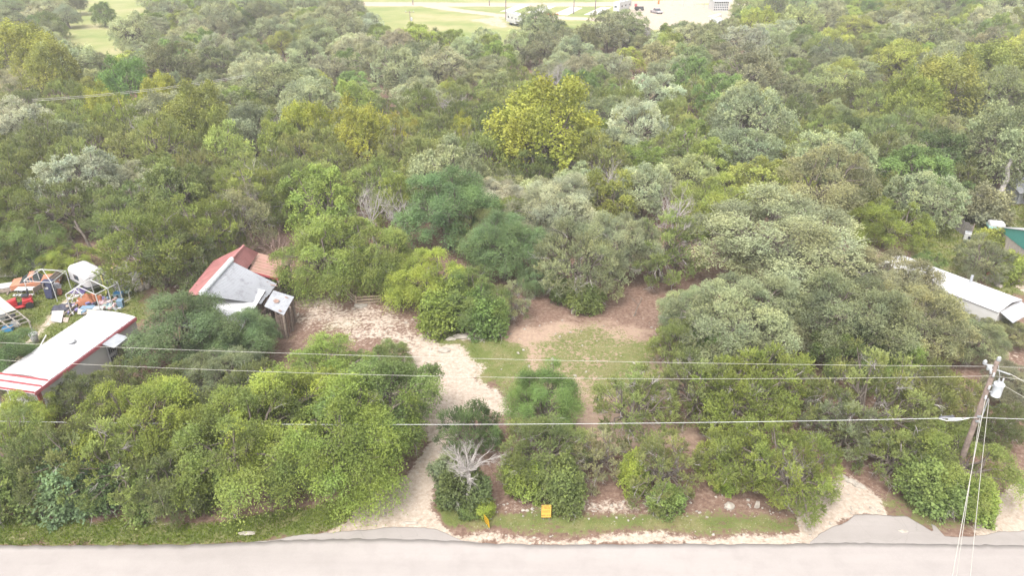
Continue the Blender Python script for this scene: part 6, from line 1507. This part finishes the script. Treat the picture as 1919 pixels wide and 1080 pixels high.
far_caravan(P(1166, 22), 1.0, 10.5, 3.9, 'white caravan at the right end of the concrete pads')
# orange implement, dark tractor, flatbed truck, bollard
o = MB(); q = P(1030, 28); [o.box(q+Vector((-3+k*1.4, 0, .3)), (1.1, .6, .5), k*.2) for k in range(5)]; o = o.build('orange_barriers', mat('safety_orange', (.75, .16, .03), .5), bevel=.08); tag(o, 'low orange barrier pieces beside the pads', 'barrier')
tr = thing('tractor', P(1198, 19), 'small dark tractor with a red part right of the pad caravan', 'tractor'); q = P(1198, 19)
MB().box(q+Vector((.2, 0, 1.0)), (2.6, 1.1, .8)).build('body', DARK, tr, bevel=.1); MB().box(q+Vector((-1.4, 0, 1.9)), (.9, 1.1, 1.0)).build('canopy', REDPAINT, tr, bevel=.1)
for x, r_ in ((-1.0, .75), (1.1, .5)):
    for s_ in (-1, 1): MB().tube([q+Vector((x, s_*.6, r_)), q+Vector((x, s_*.95, r_))], r_, 16).build('wheel', BLACKRUB, tr)
make_car('pickup_truck', P(1230, 24), -1.2, 5.8, 2.1, mat('mauve_grey_paint', (.36, .32, .34), .5), 'mauve grey pickup truck standing on the far gravel yard', 'truck', True)
o = MB().tube([P(1234, 7), P(1234, 7)+Vector((0, 0, 1.4))], .35, 8).build('orange_drum', mat('safety_orange', (.75, .16, .03), .5)); tag(o, 'orange drum beyond the mauve grey pickup', 'drum')
# many-windowed white building
wb = thing('white_building', P(1355, 20), 'white building with a grid of small windows beyond the wood', 'building'); q0 = P(1337, 20); q1 = P(1364, 20); dd_ = (q1-q0); z_ = 3.4
MB().box((q0+q1)/2+Vector((0, 4, z_/2)), (dd_.length, 8, z_)).build('wall', WHITE, wb)
MB().slab([q0+Vector((-.4, -.4, z_)), q1+Vector((.8, -.4, z_)), q1+Vector((.8, 4.5, z_+2.0)), q0+Vector((-.4, 4.5, z_+2.0))], .1).build('roof_slope', WHITEMETAL, wb); MB().slab([q0+Vector((-.4, 8.6, z_)), q1+Vector((.8, 8.6, z_)), q1+Vector((.8, 4.5, z_+2.0)), q0+Vector((-.4, 4.5, z_+2.0))], .1).build('roof_slope', WHITEMETAL, wb)
for i in range(8):
    for j in range(4): MB().box(q0+dd_*(i+.5)/8+Vector((0, -.02, .5+j*.8)), (dd_.length/13, .05, .5)).build('window', GLASS, wb)
for (pts, z, lab, nm) in (([(1326, 30), (1350, 24), (1352, 26), (1338, 32)], 3, 'lower white roof left of the many-windowed building', 'white_roof'), ([(1330, 35), (1350, 32), (1356, 36), (1344, 42)], 3, 'white roof just behind the tree tops below the many-windowed building', 'white_roof'), ([(1385, 14), (1405, 10), (1428, 14), (1400, 20)], 3, 'white roof right of the many-windowed building', 'white_roof')):
    root = thing(nm, P(*pts[0]), lab, 'building'); MB().slab([P(x, y, z) for x, y in pts], .1).build('roof', WHITEMETAL, root)
    for x, y in pts:
        g_ = P(x, y, z); MB().beam((g_.x, g_.y, 0), g_, .15).build('post', WHITE, root)
def far_pole(px, py, h, label, arm=False, m=WOODPOLE, r=.16):
    p = P(px, py); root = thing('far_pole', p, label, 'pole'); MB().tube([p, p+Vector((0, 0, h))], [r, r*.7], 8).build('pole', m, root)
    if arm:
        MB().beam(p+Vector((-1.3, 0, h-.4)), p+Vector((1.3, 0, h-.4)), .14).build('crossarm', WOODOLD, root)
        for s_ in (-1.2, 1.2): MB().lathe(p+Vector((s_, 0, h-.33)), [(.08, 0), (.12, .1), (.05, .3)], 8).build('insulator', WHITEMETAL, root)
        MB().lathe(p+Vector((.45, -.2, h-3.0)), [(.3, 0), (.32, .1), (.32, 1.0), (.05, 1.15)], 10).build('transformer', WHITEMETAL, root)
PURP = mat('dark_pole', (.14, .09, .12), .8)
far_pole(948, 36, 9.0, 'dark post left of the nearest white caravan', m=PURP); far_pole(1075, 26, 5.5, 'dark post between the third and fourth pads', m=PURP); far_pole(1115, 30, 9, 'tall dark post beside the fourth pad', m=PURP)
far_pole(774, 9, 4.5, 'short dark post at the edge of the far gravel road', m=PURP); far_pole(917, 10, 4, 'short brown post above the far fork of the gravel road', m=PURP); far_pole(1427, 18, 6, 'dark post right of the many-windowed building', m=PURP)
far_pole(770, 58, 6, 'short utility pole with a crossarm in the meadow edge', True, WOODOLD)
fnc = thing('wire_fence', P(1280, 12), 'thin post and wire fence in front of the many-windowed building', 'fence')
prev = None
for px, py in ((1225, 5), (1243, 8), (1259, 10), (1280, 13), (1300, 13), (1319, 15), (1338, 16)):
    p = P(px, py); MB().beam(p, p+Vector((0, 0, 2.2)), .12).build('post', GREYMETAL, fnc)
    if prev is not None:
        for z in (1.1, 2.1): MB().tube([prev+Vector((0, 0, z)), p+Vector((0, 0, z))], .03, 4).build('wire', GREYMETAL, fnc)
    prev = p

# ---------------------------------------------------------------- summer haze in the air
hz = MB().box((0, 470, 17.75), (3100, 2160, 37.5)).build('haze', bpy.data.materials.new('haze_air')); hz['kind'] = 'stuff'; hz['label'] = 'thin pale summer haze over the wood and the road'
hm = bpy.data.materials['haze_air']; hm.use_nodes = True; hn = hm.node_tree; hn.nodes.remove(hn.nodes['Principled BSDF'])
pv = hn.nodes.new('ShaderNodeVolumePrincipled'); pv.inputs['Color'].default_value = (0.97, 0.97, 0.97, 1); pv.inputs['Density'].default_value = 0.00045
hn.links.new(pv.outputs[0], hn.nodes['Material Output'].inputs['Volume'])
